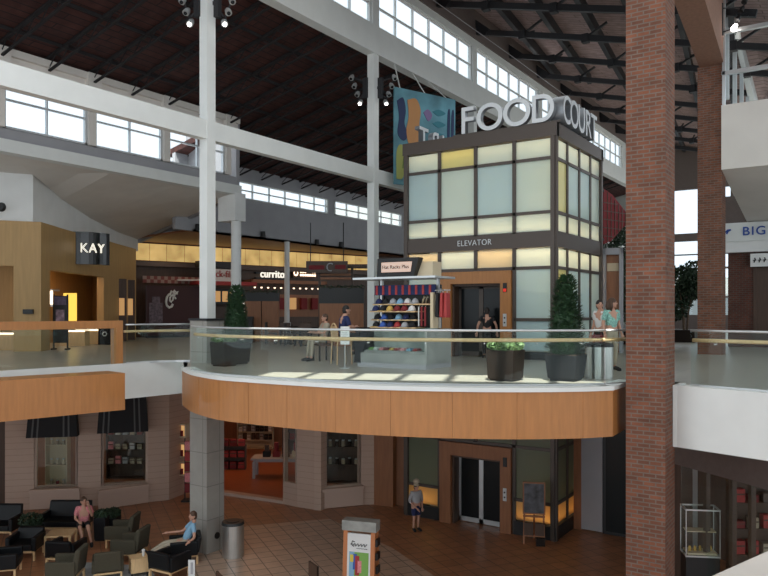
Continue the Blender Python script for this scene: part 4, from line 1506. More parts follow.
# BIG shop sign at the right
t = thing('shop_sign', 'long white sign with blue letters BIG on the brick shopfront', 'sign', (xs, YS - 0.2, 9.2))
mb = MB(); mb.box(-0.25, -0.15, 0.0, 5, 0.2, 0.72)
mb.build('sign_board', M['white'], t)
mb = MB(); mb.box(-0.1, -0.10, -0.42, 5, 0.2, 0.0)
mb.build('lower_band', M['white2'], t)
M['sign_blue'] = mat('sign_blue', (0.015, 0.07, 0.34), 0.5)
text('lettering', 'BIG D', 0.32, M['sign_blue'], t, loc=(0.55, -0.17, 0.22), ext=0.02, off=0.004, align='LEFT', xs=1.05, spacing=1.15)
mb = MB(); mb.tube([(-0.06, -0.17, 0.36), (0.05, -0.17, 0.44), (0.16, -0.17, 0.46)], [0.02, 0.05, 0.03]); mb.tube([(0.0, -0.17, 0.30), (0.05, -0.17, 0.40)], 0.03)
mb.build('emblem', M['sign_blue'], t)
p = onY(760, YS - 0.3)
t = thing('hanging_sign', 'small white hanging sign with black figures under the BIG sign', 'sign', (p.x, p.y, 8.2))
mb = MB(); mb.box(-0.33, -0.03, 0, 0.6, 0.03, 0.5)
mb.build('board', M['white2'], t)
mb = MB()
for k in range(4):
    x = -0.2 + 0.17 * k
    mb.tube([(x, -0.04, 0.16), (x + 0.04, -0.04, 0.28), (x + 0.02, -0.04, 0.34)], 0.022); mb.tube([(x - 0.04, -0.04, 0.24), (x + 0.08, -0.04, 0.25)], 0.018)
mb.build('figures', M['black'], t)
mb = MB(); mb.tube([(-0.2, 0, 0.5), (-0.2, 0, 0.565)], 0.012); mb.tube([(0.4, 0, 0.5), (0.4, 0, 0.565)], 0.012)
mb.build('hanger', M['iron'], t)

# corner shop: KAY sign, plaque, dome, displays, banner stand
p = at(91, 29.2)
t = thing('shop_sign', 'curved glossy black KAY sign over the oak shop entrance', 'sign', (p.x, p.y, 8.35), math.radians(70))
# local x runs along the sign, -y faces out
arc = [Vector((-0.72 + 1.44 * k / 10, -0.24 * math.sin(PI * (k + 0.8) / 11))) for k in range(11)]
mb = MB(); mb.prism(arc + offset_path(arc, 0.16)[::-1], 0.0, 1.28)
mb.build('sign_body', mat('gloss_black', (0.006, 0.006, 0.007), 0.12, spec=0.7), t)
for ch, k in (('K', 3), ('A', 5), ('Y', 7)):
    q = arc[5].lerp(arc[k], 1.15); dd = (arc[k + 1] - arc[k - 1]).normalized()
    text('letter_' + ch.lower(), ch, 0.36, M['sign_white'], t, loc=(q.x, q.y - 0.05, 0.47), rz=math.atan2(dd.y, dd.x), ext=0.02, off=0.0, xs=0.9)
mb = MB(); mb.box(-0.5, 0.0, 0.55, -0.35, 0.9, 0.7); mb.box(0.35, -0.1, 0.55, 0.5, 0.9, 0.7)
mb.build('bracket', M['black'], t)
p = at(28, 25.18)
t = thing('wall_plaque', 'small dark plaque on the oak wall left of the corner shop entrance', 'plaque', (p.x, p.y, 6.4), YAW)
mb = MB(); mb.box(-0.17, -0.03, 0, 0.17, 0.06, 0.16)
mb.build('plate', M['black'], t)
p = at(0, 24.85)
t = thing('wall_speaker', 'black round speaker on the white bulkhead at the left edge', 'speaker', (p.x, p.y, 10.05), YAW)
mb = MB(); mb.tube([(0, 0.1, 0), (0, -0.06, 0)], [0.16, 0.14], n=18)
mb.build('housing', M['black'], t)
p = at(61.5, 26.4)
t = thing('banner_stand', 'dark poster stand in the corner shop entrance', 'poster stand', (p.x, p.y, UP), YAW)
mb = MB(); mb.box(-0.28, -0.03, 0.25, 0.22, 0.03, 1.95); mb.box(-0.30, -0.2, 0, -0.26, 0.2, 0.06); mb.box(0.20, -0.2, 0, 0.24, 0.2, 0.06); mb.box(-0.30, -0.03, 0, -0.26, 0.03, 2.0); mb.box(0.20, -0.03, 0, 0.24, 0.03, 2.0)
mb.build('frame', M['black'], t)
mb = MB(); mb.box(-0.25, -0.04, 1.62, 0.19, -0.03, 1.92)
mb.build('upper_picture', mat('poster_violet', (0.10, 0.07, 0.12), 0.5, var=0.5, scale=6), t)
mb = MB(); mb.box(-0.19, -0.045, 0.80, 0.12, -0.03, 1.45)
mb.build('lower_picture', mat('poster_pink', (0.24, 0.16, 0.20), 0.5, var=0.7, scale=7), t)
p = at(107, 30.5)
t = thing('waste_bin', 'dark square bin with a white mark at the right of the shop entrance', 'bin', (p.x, p.y, UP), YAW)
mb = MB(); mb.box(-0.28, -0.25, 0, 0.28, 0.25, 0.80)
mb.build('body', M['pot'], t, bevel=0.015)
mb = MB(); mb.tube([(0.09 * math.cos(a * PI / 3), -0.26, 0.45 + 0.09 * math.sin(a * PI / 3)) for a in range(6)], 0.022, n=6, closed=True)
mb.build('mark', M['paper'], t)


def display_case(label, px, d, w, rz, h=0.95):
    p = at(px, d)
    t = thing('display_case', label, 'display case', (p.x, p.y, UP), rz)
    mb = MB(); mb.box(-w / 2, -0.25, 0, w / 2, 0.25, h * 0.62)
    mb.build('cabinet', M['maple_lt'], t)
    mb = MB(); mb.box(-w / 2, -0.25, h * 0.66, w / 2, 0.25, h)
    mb.build('glass_top', M['glass'], t)
    mb = MB(); mb.box(-w / 2, -0.27, h * 0.60, w / 2, -0.23, h * 0.65)
    mb.build('strip_lamp', M['bulb_warm'], t)
    mb = MB(); mb.box(-w / 2, -0.25, h * .65, w / 2, 0.25, h * 0.67)
    mb.build('deck', M['white_cloth'], t)


display_case('lit jewellery case seen through the left window of the oak shopfront', 2, 26.2, 1.1, YAW)
display_case('lit jewellery case just inside the corner shop entrance', 75, 29.6, 1.0, YAW)
display_case('lit jewellery case at the back of the corner shop entrance', 90, 31.2, 1.0, YAW)
p = at(71, 30.6)
t = thing('lit_display', 'amber lit panel inside the corner shop entrance', 'light panel', (p.x, p.y, 5.9), YAW)
mb = MB(); mb.box(-0.10, 0, 0, 0.22, 0.06, 1.35); mb.box(-0.32, 0, 1.05, -0.08, 0.06, 1.35)
mb.build('panel', M['amber'], t)
mb = MB(); mb.box(-0.05, 0.06, -0.8, 0.05, 0.14, 1.3); mb.box(-0.2, -.1, -0.8, 0.2, 0.2, -0.77)
mb.build('stand', M['black'], t)
p = at(51.5, 27.2)
t = thing('wall_sconce', 'glowing wall light on the left inside of the corner shop entrance', 'wall light', (p.x, p.y, 6.75), YAW)
mb = MB(); mb.tube([(0, 0, 0), (0, 0, 0.5)], 0.05, n=10)
mb.build('tube', M['bulb_warm'], t)
mb = MB(); mb.box(-0.04, 0.0, -0.08, 0.04, 0.6, 0); mb.box(-.04, 0, .5, .04, .6, .56)
mb.build('bracket', M['alu'], t)
for px, d, lab in ((121, 34.1, 'narrow lit display niche nearer the corner shop entrance'), (129.5, 35.4, 'narrow lit display niche nearer the food court')):
    p = at(px, d)
    t = thing('display_niche', lab, 'display niche', (p.x, p.y, 6.0), math.radians(70))
    mb = MB(); mb.box(-0.22, -0.12, -0.9, 0.22, 0.1, 2.0)
    mb.build('frame', M['walnut'], t)
    mb = MB(); mb.box(-0.12, -0.13, 0.3, 0.12, -0.11, 1.1)
    mb.build('lit_panel', M['warm_lit'], t)

# =================================================================== FOOD COURT
def on_wall(px, off):
    return bw(px, off)


wall_rz = math.atan2(bdir.y, bdir.x)
# dark barricade with the curly C chicken mark
a, b = bw(137, 1.3), bw(196, 1.3)
da = (a - b).length
t = thing('barricade', 'tall dark maroon barricade with a white curly hen mark', 'barricade', (a.x, a.y, UP), wall_rz)
H = 2.72
mb = MB(); mb.box(0, 0, 0, da, 0.08, H)
mb.build('panel', M['maroon'], t)


def barx(px):
    v = at(px, 1.0)
    # intersect the bearing with the barricade's face
    det = v.x * (-bdir.y) - v.y * (-bdir.x)
    k = (a.x * (-bdir.y) - a.y * (-bdir.x)) / det
    return (v * k - a).length


dm = 36.6
xc = barx(170.3)
sx = da / (196 - 137)
zc = lambda y: zz(y, -ss * bw(170, 1.3).x + cc * bw(170, 1.3).y) - UP


def lp_(pts, r=0.075):
    mb.tube([(barx(x), -0.03, zc(y)) for x, y in pts], r, n=8)


mb = MB()
lp_([(172.5, 304.0), (171.5, 306.5), (168.8, 307.6), (166.6, 305.5), (165.8, 301.5), (166.6, 297.5), (168.6, 294.8), (170.6, 294.4)], 0.065)
lp_([(173.2, 296.5), (172.6, 300.0), (170.8, 302.3), (169.6, 301.0), (169.7, 298.0), (171.4, 295.6), (173.4, 295.2), (174.6, 296.4)], 0.05)
lp_([(170.2, 293.8), (171.2, 291.2), (172.8, 292.8), (174.2, 290.6), (175.4, 292.6), (177.2, 291.6), (176.2, 294.4)], 0.06)
lp_([(173.2, 293.2), (174.6, 295.0)], 0.08)
lp_([(174.6, 297.4), (175.6, 299.0)], 0.05)
mb.build('hen_mark', M['white'], t)
mb = MB(); mb.box(barx(149), -0.02, zc(323), barx(162.5), 0, zc(303)); mb.box(barx(152), -0.02, zc(303), barx(160), 0, zc(297))
mb.build('faded_notice', mat('faded_notice', (0.13, 0.10, 0.12), 0.7, var=0.5, scale=8), t)
mb = MB(); mb.box(0, -0.04, -0.0, da, 0.0, 0.12)
mb.build('base_board', M['black'], t)

# red and white checked canopy with script sign above the barricade
a2 = bw(136, 1.0)
t = thing('counter_canopy', 'red and white canopy with red script sign above the maroon barricade', 'canopy', (a2.x, a2.y, 0), wall_rz)
L_ = (bw(240, 1.0) - a2).length
mbw, mbr = MB(), MB()
n = 20
for i in range(n):
    for j in range(2):
        x0 = L_ * 0.62 * i / n
        (mbw if (i + j) % 2 else mbr).box(x0, 0, 7.98 + 0.18 * j, x0 + L_ * 0.62 / n, 0.1, 8.16 + 0.18 * j)
mbw.build('pale_checks', mat('check_pale', (0.35, 0.24, 0.20), 0.7), t)
mbr.build('red_checks', mat('check_red', (0.22, 0.06, 0.05), 0.7), t)
mb = MB(); mb.box(L_ * 0.42, -1.0, 7.93, L_, 0.1, 8.12)
mb.build('red_edge', M['red'], t)
mb = MB(); x0 = L_ * 0.30
mb.prism([(x0, -0.2), (x0 + 1.0, -0.9), (L_ * 0.75, -0.9), (L_ * 0.75, 0.1), (x0, 0.1)], 8.12, 8.2)
xm = (bw(188, 1.0) - a2).length
mb.box(xm, -0.7, 8.2, xm + 2.0, -0.6, 8.8)
mb.build('canopy_roof', M['white_cloth'], t)
text('lettering', 'Chick-fil-A', 0.36, M['red'], t, loc=(xm + 0.15, -0.73, 8.36), ext=0.015, align='LEFT', xs=0.9)
mb = MB(); mb.box(xm + 0.1, -0.3, 8.9, xm + 2.2, 0.3, 9.25)
mb.build('dark_box', M['black'], t)
mb = MB(); mb.box(L_ * 0.62, -0.2, 5.1, L_, 0.9, 6.1)
mb.build('counter', M['walnut'], t)
# menu boards beside the column
p = bw(200, 0.7)
t = thing('menu_board', 'dark menu board with amber pictures beside the maroon barricade', 'menu board', (p.x, p.y, 6.9), wall_rz)
mb = MB(); mb.box(0, 0, 0, 2.4, 0.08, 0.85)
mb.build('board', M['black'], t)
for k in range(5):
    mb = MB(); mb.box(0.1 + 0.46 * k, -0.01, 0.12, 0.44 + 0.46 * k, 0, 0.72)
    mb.build('picture', M['onyx'] if k in (0, 3) else M['warm_lit'], t)
mb = MB(); mb.box(0.1, 0.08, 0.3, 2.3, 1.2, 0.4)
mb.build('bracket', M['black'], t)
p = bw(218, 3.2)
t = thing('lit_sign', 'small glowing white box sign just right of the near white column', 'lit sign', (p.x, p.y, UP), YAW)
mb = MB(); mb.box(-0.14, -0.1, 1.25, 0.14, 0.1, 1.85)
mb.build('box', M['sign_white'], t)
mb = MB(); mb.box(-0.03, -0.03, 0, 0.03, 0.03, 1.25); mb.box(-0.2, -.2, 0, .2, .2, 0.04)
mb.build('stand', M['black'], t)

# glowing shop name
p = bw(270, 0.25)
t = thing('shop_sign', 'glowing white currito sign on the dark food court wall', 'sign', (p.x, p.y, zz(277.6, bd(270))), wall_rz)
text('lettering', 'currito', 0.43, M['sign_white'], t, loc=(0, -0.05, 0), ext=0.03, off=0.008, xs=0.90, spacing=1.05)
mb = MB(); mb.box(-1.1, 0.0, -0.1, 1.1, 0.22, -0.02); mb.box(-1.1, 0.0, .2, 1.1, .22, .28)
mb.build('rail', M['black'], t)
p = bw(302, 0.25)
t = thing('shop_sign', 'smaller glowing sign with two lines right of the currito sign', 'sign', (p.x, p.y, zz(276.5, bd(299))), wall_rz)
mb = MB()
for r_ in range(2):
    for k in range(7):
        mb.box(-0.3 + 0.17 * k, -0.03, 0.02 + 0.2 * r_, -0.3 + 0.17 * k + 0.11, 0, 0.14 + 0.2 * r_)
mb.tube([(-0.62 + 0.13 * math.cos(q * PI / 4), -0.03, 0.2 + 0.16 * math.sin(q * PI / 4)) for q in range(8)], 0.035, n=6, closed=True)
mb.build('lettering', M['bulb_warm'], t)
mb = MB(); mb.box(-0.8, 0.0, -0.1, 0.95, 0.2, 0.45)
mb.build('back_board', M['walnut'], t)
# wood beam and pendant lamps
a, b = bw(243, 1.0), bw(318, 1.0)
t = thing('counter_beam', 'timber beam carrying the row of small food court lamps', 'beam', (a.x, a.y, zz(283, bd(260) - 1)), wall_rz)
mb = MB(); mb.box(0, 0, 0, (b - a).length, 0.2, 0.2); mb.box(0, 0.0, -0.0, 0.12, 1.0, .2); mb.box((b - a).length - .12, 0, 0, (b - a).length, 1.0, .2)
mb.build('beam', M['cherry'], t)
zb = zz(283, bd(260) - 1)
names = ['first', 'second', 'third', 'fourth', 'fifth', 'sixth', 'seventh', 'eighth', 'ninth', 'tenth', 'eleventh', 'twelfth']
for k in range(12):
    q = a.lerp(b, (k + 0.5) / 12)
    t = thing('pendant_lamp', '%s small lit lamp from the left end of the timber beam' % names[k], 'lamp', (q.x, q.y, zb), 0, 'lamps under the food court beam')
    mb = MB(); mb.tube([(0, 0, 0.02), (0, 0, -0.14)], 0.012, n=6); mb.tube([(0, 0, -0.14), (0.0, 0, -0.24)], [0.03, 0.07], n=10)
    mb.build('lamp_shade', M['black'], t)
    mb = MB(); mb.ball((0, 0, -0.25), 0.06, 8, 6)
    mb.build('bulb', M['bulb_warm'], t)
# red lined counter behind
a, b = bw(243, 0.5), bw(318, 0.5)
t = thing('food_counter', 'reddish food counter beneath the row of small lamps', 'counter', (a.x, a.y, UP), wall_rz)
Lc = (b - a).length
mb = MB(); mb.box(0, 0.2, 0, Lc, 0.35, 2.4)
mb.build('back_panel', M['cherry'], t)
mb = MB(); mb.box(0, -0.6, 0, Lc, 0.0, 1.05)
mb.build('counter', M['walnut'], t)
for k in range(4):
    mb = MB(); mb.box(Lc * (0.40 + 0.15 * k), -0.05, 1.5, Lc * (0.40 + 0.15 * k) + 0.42, 0.15, 2.2)
    mb.build('menu_panel', M['warm_lit'] if k == 1 else M['red_dk'], t)


# wood screens with planters on top
def screen(label, px0, px1, d, h, split, dark_h, m='maple'):
    A_, B_ = at(px0, d), at(px1, d)
    t = thing('wood_screen', label, 'partition', (A_.x, A_.y, UP), YAW)
    W = (B_ - A_).length
    for k in range(split):
        mb = MB(); mb.box(W * k / split + 0.02, 0, 0, W * (k + 1) / split - 0.02, 0.3, h)
        mb.build('wood_panel', M[m], t)
    mb = MB(); mb.box(0, 0.02, h, W, 0.28, h + dark_h)
    mb.build('planter_box', M['black'], t)
    mb = MB()
    for k in range(10):
        leaf_blob(mb, (W * (k + 0.5) / 10, 0.15, h + dark_h), (W / 14, 0.16, 0.12), 40, 0.05, seed=k)
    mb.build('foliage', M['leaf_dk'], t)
    return t


screen('wood screen topped by a planter right of the pier conifer', 244, 279, 33.5, 1.85, 2, 0.40, 'cherry')
screen('wood screen topped by a planter behind the seated man', 319, 364, 29.0, 1.70, 1, 0.62, 'cherry')
# dark low walls
p = at(248, 32.6)
t = thing('condiment_stand', 'dark counter stand in front of the wood screen', 'stand', (p.x, p.y, UP), YAW)
mb = MB(); mb.box(-0.25, 0, 0, 0.2, 0.4, 1.15)
mb.build('cabinet', M['black'], t, bevel=0.01)
# hanging dark sign
p = at(327, 31.0)
t = thing('hanging_sign', 'long dark hanging sign with a pale crescent over the food court', 'sign', (p.x, p.y, zz(273, 31)), YAW)
mb = MB(); mb.box(-0.88, -0.12, 0, 0.88, 0.12, 0.50)
mb.build('box', M['walnut'], t)
mb = MB(); mb.tube([(0.16 + 0.15 * math.cos(math.radians(q)), -0.14, 0.24 + 0.16 * math.sin(math.radians(q))) for q in range(50, 320, 30)], 0.03, n=6)
mb.build('crescent', M['grey_cloth'], t)
mb = MB(); mb.box(-0.75, -0.13, 0.14, -0.1, -0.11, 0.32); mb.box(0.35, -0.13, 0.16, 0.8, -0.11, 0.34)
mb.build('lettering_panel', M['red_dk'], t)
mb = MB(); mb.tube([(-0.7, 0, 0.5), (-0.7, 0, 10.25 - zz(273, 31))], 0.02); mb.tube([(0.7, 0, 0.5), (0.7, 0, 10.25 - zz(273, 31))], 0.02)
mb.build('hanger', M['iron'], t)
p = at(336, 31.5)
t = thing('kiosk_canopy', 'striped timber canopy below the long dark hanging sign', 'canopy', (p.x, p.y, UP), YAW)
mb = MB()
for k in range(3):
    mb.box(-0.65, -0.3, 2.75 + 0.16 * k, 0.65, 0.3, 2.84 + 0.16 * k)
mb.build('slats', M['cherry'], t)
mb = MB(); mb.box(-0.75, -0.1, 0, -0.65, 0.1, 3.4); mb.box(0.65, -0.1, 0, 0.75, 0.1, 3.4); mb.box(-1.1, -0.35, 3.25, 1.5, .35, 3.4)
mb.build('frame', M['walnut'], t)

# small fixtures on the grey upper wall
for px, y, lab in ((198, 229, 'small black wall fixture left of the near white column top'), (263, 235, 'small black wall fixture above the currito sign'), (317, 243, 'small black wall fixture above the dark hanging sign'), (341, 245, 'small black wall fixture left of the second white column')):
    q = onX(px, -25.9)
    d = -ss * q.x + cc * q.y
    t = thing('wall_fixture', lab, 'fixture', (q.x, q.y, max(zz(y, d), 10.35)), PI / 2)
    mb = MB(); mb.tube([(0, 0, 0.18), (0, 0, -0.12)], [0.12, 0.14], n=12); mb.box(-0.05, -0.02, 0, 0.05, 0.2, 0.1)
    mb.build('housing', M['black'], t)


# dining tables and chairs of the food court
def dining_chair():
    t = thing('dining_chair', 'dark dining chair', 'chair', (0, 0, 0))
    mb = MB(); mb.box(-0.22, -0.22, 0.43, 0.22, 0.22, 0.48)
    mb.build('seat', M['walnut'], t)
    mb = MB(); mb.box(-0.22, 0.19, 0.62, 0.22, 0.23, 0.92)
    mb.build('backrest', M['walnut'], t)
    for sx, sy in ((-1, -1), (1, -1), (-1, 1), (1, 1)):
        mb = MB(); mb.box(sx * 0.2 - 0.02, sy * 0.2 - 0.02, 0, sx * 0.2 + 0.02, sy * 0.2 + 0.02, 0.92 if sy > 0 else 0.45)
        mb.build('leg', M['black'], t)
    return t


def dining_table():
    t = thing('dining_table', 'dark dining table', 'table', (0, 0, 0))
    mb = MB(); mb.cyl((0, 0), 0.42, 0.71, 0.75, n=20)
    mb.build('table_top', M['pot_br'], t)
    mb = MB(); mb.cyl((0, 0), 0.035, 0.03, 0.71, n=10)
    mb.build('pedestal', M['black'], t)
    mb = MB(); mb.cyl((0, 0), 0.25, 0, 0.03, n=16)
    mb.build('base', M['black'], t)
    return t


ch0, tb0 = dining_chair(), dining_table()
first = True
for i, (px, d, tl) in enumerate(((288, 31.0, 'dark round table in front of the thin food court column'), (300, 34.5, 'dark round table behind the others near the reddish counter'), (308, 29.5, 'dark round table nearest the long dark hanging sign'))):
    p = at(px, d)
    if i == 0:
        tb0.location = (p.x, p.y, UP); tb0['label'] = tl; tb0['group'] = 'food court tables'
    else:
        dup(tb0, (p.x, p.y, UP), 0, tl, 'food court tables')
    place = ['in front of the thin food court column', 'near the reddish counter', 'below the long dark hanging sign']
    side = ['toward the balcony', 'on the column side', 'on the kiosk side']
    for j, an in enumerate((YAW + PI, YAW - PI / 2 + 0.3, YAW + PI / 2)):
        off = Vector((-math.sin(an), math.cos(an))) * 0.72
        lab = 'dark chair %s of table %s' % (side[j], place[i])
        if first:
            ch0.location = (p.x + off.x, p.y + off.y, UP); ch0.rotation_euler = (0, 0, an); ch0['label'] = lab; ch0['group'] = 'food court chairs'
            first = False
        else:
            dup(ch0, (p.x + off.x, p.y + off.y, UP), an, lab, 'food court chairs')

# =================================================================== THE HAT CART
CX, CY = -9.85, 15.0
cart = thing('retail_cart', 'merchandise cart of caps with a lit sign in the middle of the balcony', 'retail cart', (CX, CY, UP))
mb = MB(); mb.box(-0.90, 0.0, 0.0, 1.10, 1.25, 0.12)
mb.build('plinth', M['grey_cloth'], cart)
mb = MB()
mb.hexa([(-0.78, 0.10, 0.12), (1.06, 0.10, 0.12), (1.06, 1.2, 0.12), (-0.78, 1.2, 0.12)], [(-0.78, 0.10, 0.42), (1.06, 0.10, 0.42), (1.06, 1.2, 0.42), (-0.78, 1.2, 0.42)])
mb.box(-0.70, 0.45, 0.42, 1.0, 1.2, 0.95)
mb.build('counter_body', M['cart_grey'], cart)
mb = MB(); mb.box(-1.00, 0.05, 0.10, -0.90, 1.15, 0.98); mb.hexa([(-1.0, -0.02, 0.1), (-0.80, -0.02, 0.1), (-0.80, 0.02, 0.1), (-1.0, 0.02, 0.1)], [(-1.0, 0.1, 0.85), (-0.66, 0.1, 0.85), (-0.66, 0.14, 0.85), (-1.0, 0.14, 0.85)])
mb.build('side_panel', M['pot'], cart)
mb = MB()
mb.hexa([(-0.80, 0.03, 0.42), (1.06, 0.03, 0.42), (1.06, 0.05, 0.42), (-0.80, 0.05, 0.42)], [(-0.66, 0.26, 0.96), (1.06, 0.26, 0.96), (1.06, 0.28, 0.96), (-0.66, 0.28, 0.96)])
mb.box(-0.68, 0.26, 0.96, 1.08, 1.22, 0.98)
mb.build('counter_glass', M['glass'], cart)
mb = MB(); mb.box(-0.80, -0.01, 0.12, 1.1, 0.06, 0.36); mb.box(1.06, 0.0, 0.12, 1.12, 1.22, 0.96)
mb.build('front_panel', M['cart_grey'], cart)
for x in (-0.60, 1.06):
    mb = MB(); mb.box(x - 0.03, 0.62, 0.98, x + 0.03, 0.70, 2.30)
    mb.build('post', M['alu'], cart)
mb = MB(); mb.box(-0.64, 0.72, 0.98, 1.10, 0.78, 2.05)
mb.build('back_panel', M['black'], cart)
SH = [(1.58, 0.49), (1.40, 0.34), (1.19, 0.42), (1.00, 0.36)]
for z, y in SH:
    mb = MB(); mb.box(-0.68, y - 0.14, z - 0.03, 1.0 if z > 1.5 else 0.66, 0.71, z)
    mb.build('shelf', M['maple_lt'], cart)
mb = MB(); mb.box(1.02, 0.34, 0.98, 1.10, 0.60, 1.85)
mb.build('side_post', M['cream'], cart)
# canopy and sign
mb = MB(); mb.box(-1.05, 0.0, 2.19, 1.35, 1.0, 2.24)
mb.build('canopy', M['alu'], cart)
mb = MB(); mb.box(-0.52, 0.32, 2.24, 1.10, 0.75, 2.60)
mb.build('sign_box', M['cream'], cart)
mb = MB(); mb.hexa([(-0.42, 0.16, 2.25), (0.66, 0.16, 2.25), (0.66, 0.32, 2.25), (-0.42, 0.32, 2.25)], [(-0.36, 0.10, 2.70), (0.84, 0.10, 2.70), (0.84, 0.32, 2.70), (-0.36, 0.32, 2.70)])
so_ = mb.build('sign_frame', M['black'], cart)
mb = MB(); mb.hexa([(-0.26, 0.12, 2.36), (0.58, 0.12, 2.36), (0.58, 0.15, 2.36), (-0.26, 0.15, 2.36)], [(-0.23, 0.085, 2.60), (0.64, 0.085, 2.60), (0.64, 0.12, 2.60), (-0.23, 0.12, 2.60)])
mb.build('lit_face', M['kiosk_lit'], so_)
text('lettering', 'Hat Racks Plus', 0.09, M['black'], so_, loc=(0.18, 0.088, 2.44), ext=0.006, xs=1.0)
# hanging scarf valance: red and blue stripes
mb = MB(); mb.box(-0.66, 0.42, 1.80, 1.10, 0.48, 2.05)
val = mb.build('valance', M['navy'], cart)
mb = MB()
for k in range(9):
    x = -0.62 + 0.195 * k
    mb.box(x, 0.405, 1.81, x + 0.06, 0.42, 2.04)
mb.build('red_stripe', M['red'], val)
mb = MB(); mb.box(1.12, 0.60, 0.98, 1.16, 0.64, 1.95); mb.tube([(1.14, 0.62, 1.90), (1.44, 0.30, 1.90)], 0.015); mb.tube([(1.12, 0.40, 1.90), (1.54, 0.40, 1.90)], 0.015)
mb.build('garment_arm', M['alu'], cart)

# caps on the cart
CAPM = {'navy': M['navy'], 'black': M['black_cloth'], 'blue': M['blue'], 'light blue': M['sky_cloth'], 'grey': M['grey_cloth'], 'white': M['white_cloth'], 'dark red': M['red_dk'], 'gold': M['yellow_shirt'], 'red': M['red']}


def cap_mesh(col, brim):
    t = thing('baseball_cap', 'cap', 'cap', (0, 0, 0))
    mb = MB(); mb.ball((0, 0, 0.0), (0.096, 0.11, 0.135), 14, 6, 0.0); mb.ball((0, 0, 0.135), 0.009, 6, 4)
    mb.build('crown', CAPM[col], t, smooth=True)
    mb = MB()
    pts = [(0.092 * math.cos(PI + PI * k / 8), -0.07 + 0.13 * math.sin(PI + PI * k / 8)) for k in range(9)]
    mb.prism(pts, 0.0, 0.010)
    mb.build('brim', CAPM[brim], t)
    return t


protos = {}
ROWC = [['navy', 'black', 'grey', 'light blue', 'white', 'grey'],
        ['navy', 'black', 'gold', 'dark red', 'dark red', 'white'],
        ['black', 'blue', 'black', 'light blue', 'navy', 'black'],
        ['black', 'blue', 'navy', 'red', 'grey', 'black']]
rowname = ['topmost', 'second', 'third', 'lowest']
pos6 = ['at the left end', 'second from left', 'third from left', 'fourth from left', 'fifth from left', 'at the right end']
for r_, (z, y) in enumerate(SH):
    for k, col in enumerate(ROWC[r_]):
        brim = 'gold' if (r_, k) in ((1, 1), (1, 2), (3, 0)) else ('red' if col == 'white' and r_ == 0 else col)
        lab = '%s cap %s on the %s cap shelf of the cart' % (col, pos6[k], rowname[r_])
        loc = (CX - 0.57 + 0.215 * k, CY + y, UP + z + 0.003)
        if (col, brim) not in protos:
            c = cap_mesh(col, brim); c.location = loc; c['label'] = lab; c['group'] = 'caps on the cart shelves'
            protos[(col, brim)] = c
        else:
            dup(protos[(col, brim)], loc, 0.02 * math.sin(k * 3 + r_), lab, 'caps on the cart shelves')
# garments
for k, (x, m, lab) in enumerate(((1.22, 'black_cloth', 'black shirt hanging nearest the cart post'), (1.34, 'red', 'red shirt hanging at the middle of the cart arm'), (1.45, 'red', 'red shirt hanging outermost on the cart arm'))):
    t = thing('hanging_shirt', lab, 'shirt', (CX + x, CY + 0.40, UP), 0, 'shirts hanging on the cart arm')
    mb = MB(); mb.hexa([(-0.045, -0.12, 1.26), (0.045, -0.12, 1.24), (0.045, 0.12, 1.24), (-0.045, 0.12, 1.26)], [(-0.03, -0.10, 1.84), (0.03, -0.10, 1.84), (0.03, 0.10, 1.84), (-0.03, 0.10, 1.84)])
    mb.build('cloth', M[m], t, bevel=0.02)
    mb = MB(); mb.tube([(0, 0, 1.84), (0, 0, 1.883)], 0.008, n=6)
    mb.build('hook', M['alu'], t)
for k, (x, m, lab) in enumerate(((0.72, 'white_cloth', 'white lanyard strip hanging left of the maroon pennants'), (0.80, 'red_dk', 'maroon pennant hanging in the middle of the cart front'), (0.90, 'red_dk', 'maroon pennant hanging right of the middle of the cart'))):
    t = thing('pennant', lab, 'pennant', (CX + x, CY + 0.30, UP), 0, 'pennants on the cart')
    mb = MB(); mb.box(-0.025 if k else -0.012, -0.01, 1.03, 0.025 if k else 0.012, 0.01, 1.50)
    mb.build('cloth', M[m], t)
    mb = MB(); mb.tube([(0, 0, 1.5), (0, 0.05, 1.53)], 0.008, n=6)
    mb.build('peg', M['alu'], t)
for k in range(3):
    t = thing('golf_club_cover', ['pale club cover standing left on the cart top', 'tan club cover standing in the middle of the cart top', 'dark club cover standing right on the cart top'][k], 'club cover', (CX + 0.66 + 0.09 * k, CY + 0.58, UP + 1.592), 0, 'club covers on the cart')
    mb = MB(); mb.tube([(0, 0, 0), (0.03, 0, 0.10), (0.07, 0, 0.17)], [0.02, 0.025, 0.04], n=8)
    mb.build('cover', [M['cream'], M['tan'], M['walnut']][k], t, smooth=True)
# bright goods in the counter
goods = [(-0.62, 'green', 'green folded item at the left end of the cart counter'), (-0.47, 'white_cloth', 'white folded item beside the green one in the cart counter'), (-0.30, 'pink', 'pink folded item in the cart counter'), (-0.16, 'red_dk', 'dark red folded item left of the golden bear coloured item'), (0.0, 'yellow_shirt', 'gold folded item in the middle of the cart counter'), (0.14, 'red', 'red folded item right of the gold one'), (0.32, 'pink', 'pale pink folded item toward the right of the cart counter'), (0.50, 'sky_cloth', 'light blue folded item in the cart counter'), (0.68, 'red', 'red folded item at the right end of the cart counter')]
goods[3] = (-0.16, 'red_dk', 'dark red folded item left of the gold one in the cart counter')
for x, m, lab in goods:
    t = thing('folded_goods', lab, 'goods', (CX + x, CY + 0.30, UP + 0.424), 0, 'goods in the cart counter')
    mb = MB(); mb.box(-0.065, -0.14, 0, 0.065, 0.10, 0.035); mb.box(-0.055, -0.12, 0.035, 0.055, 0.09, 0.06)
    mb.build('item', M[m], t, bevel=0.01)
p = at(345, 17.9)
t = thing('notice_stand', 'white paper notice on a thin stand at the left of the cart', 'notice', (p.x, p.y, UP), YAW)
mb = MB(); mb.box(-0.11, -0.01, 0.58, 0.11, 0.01, 1.02)
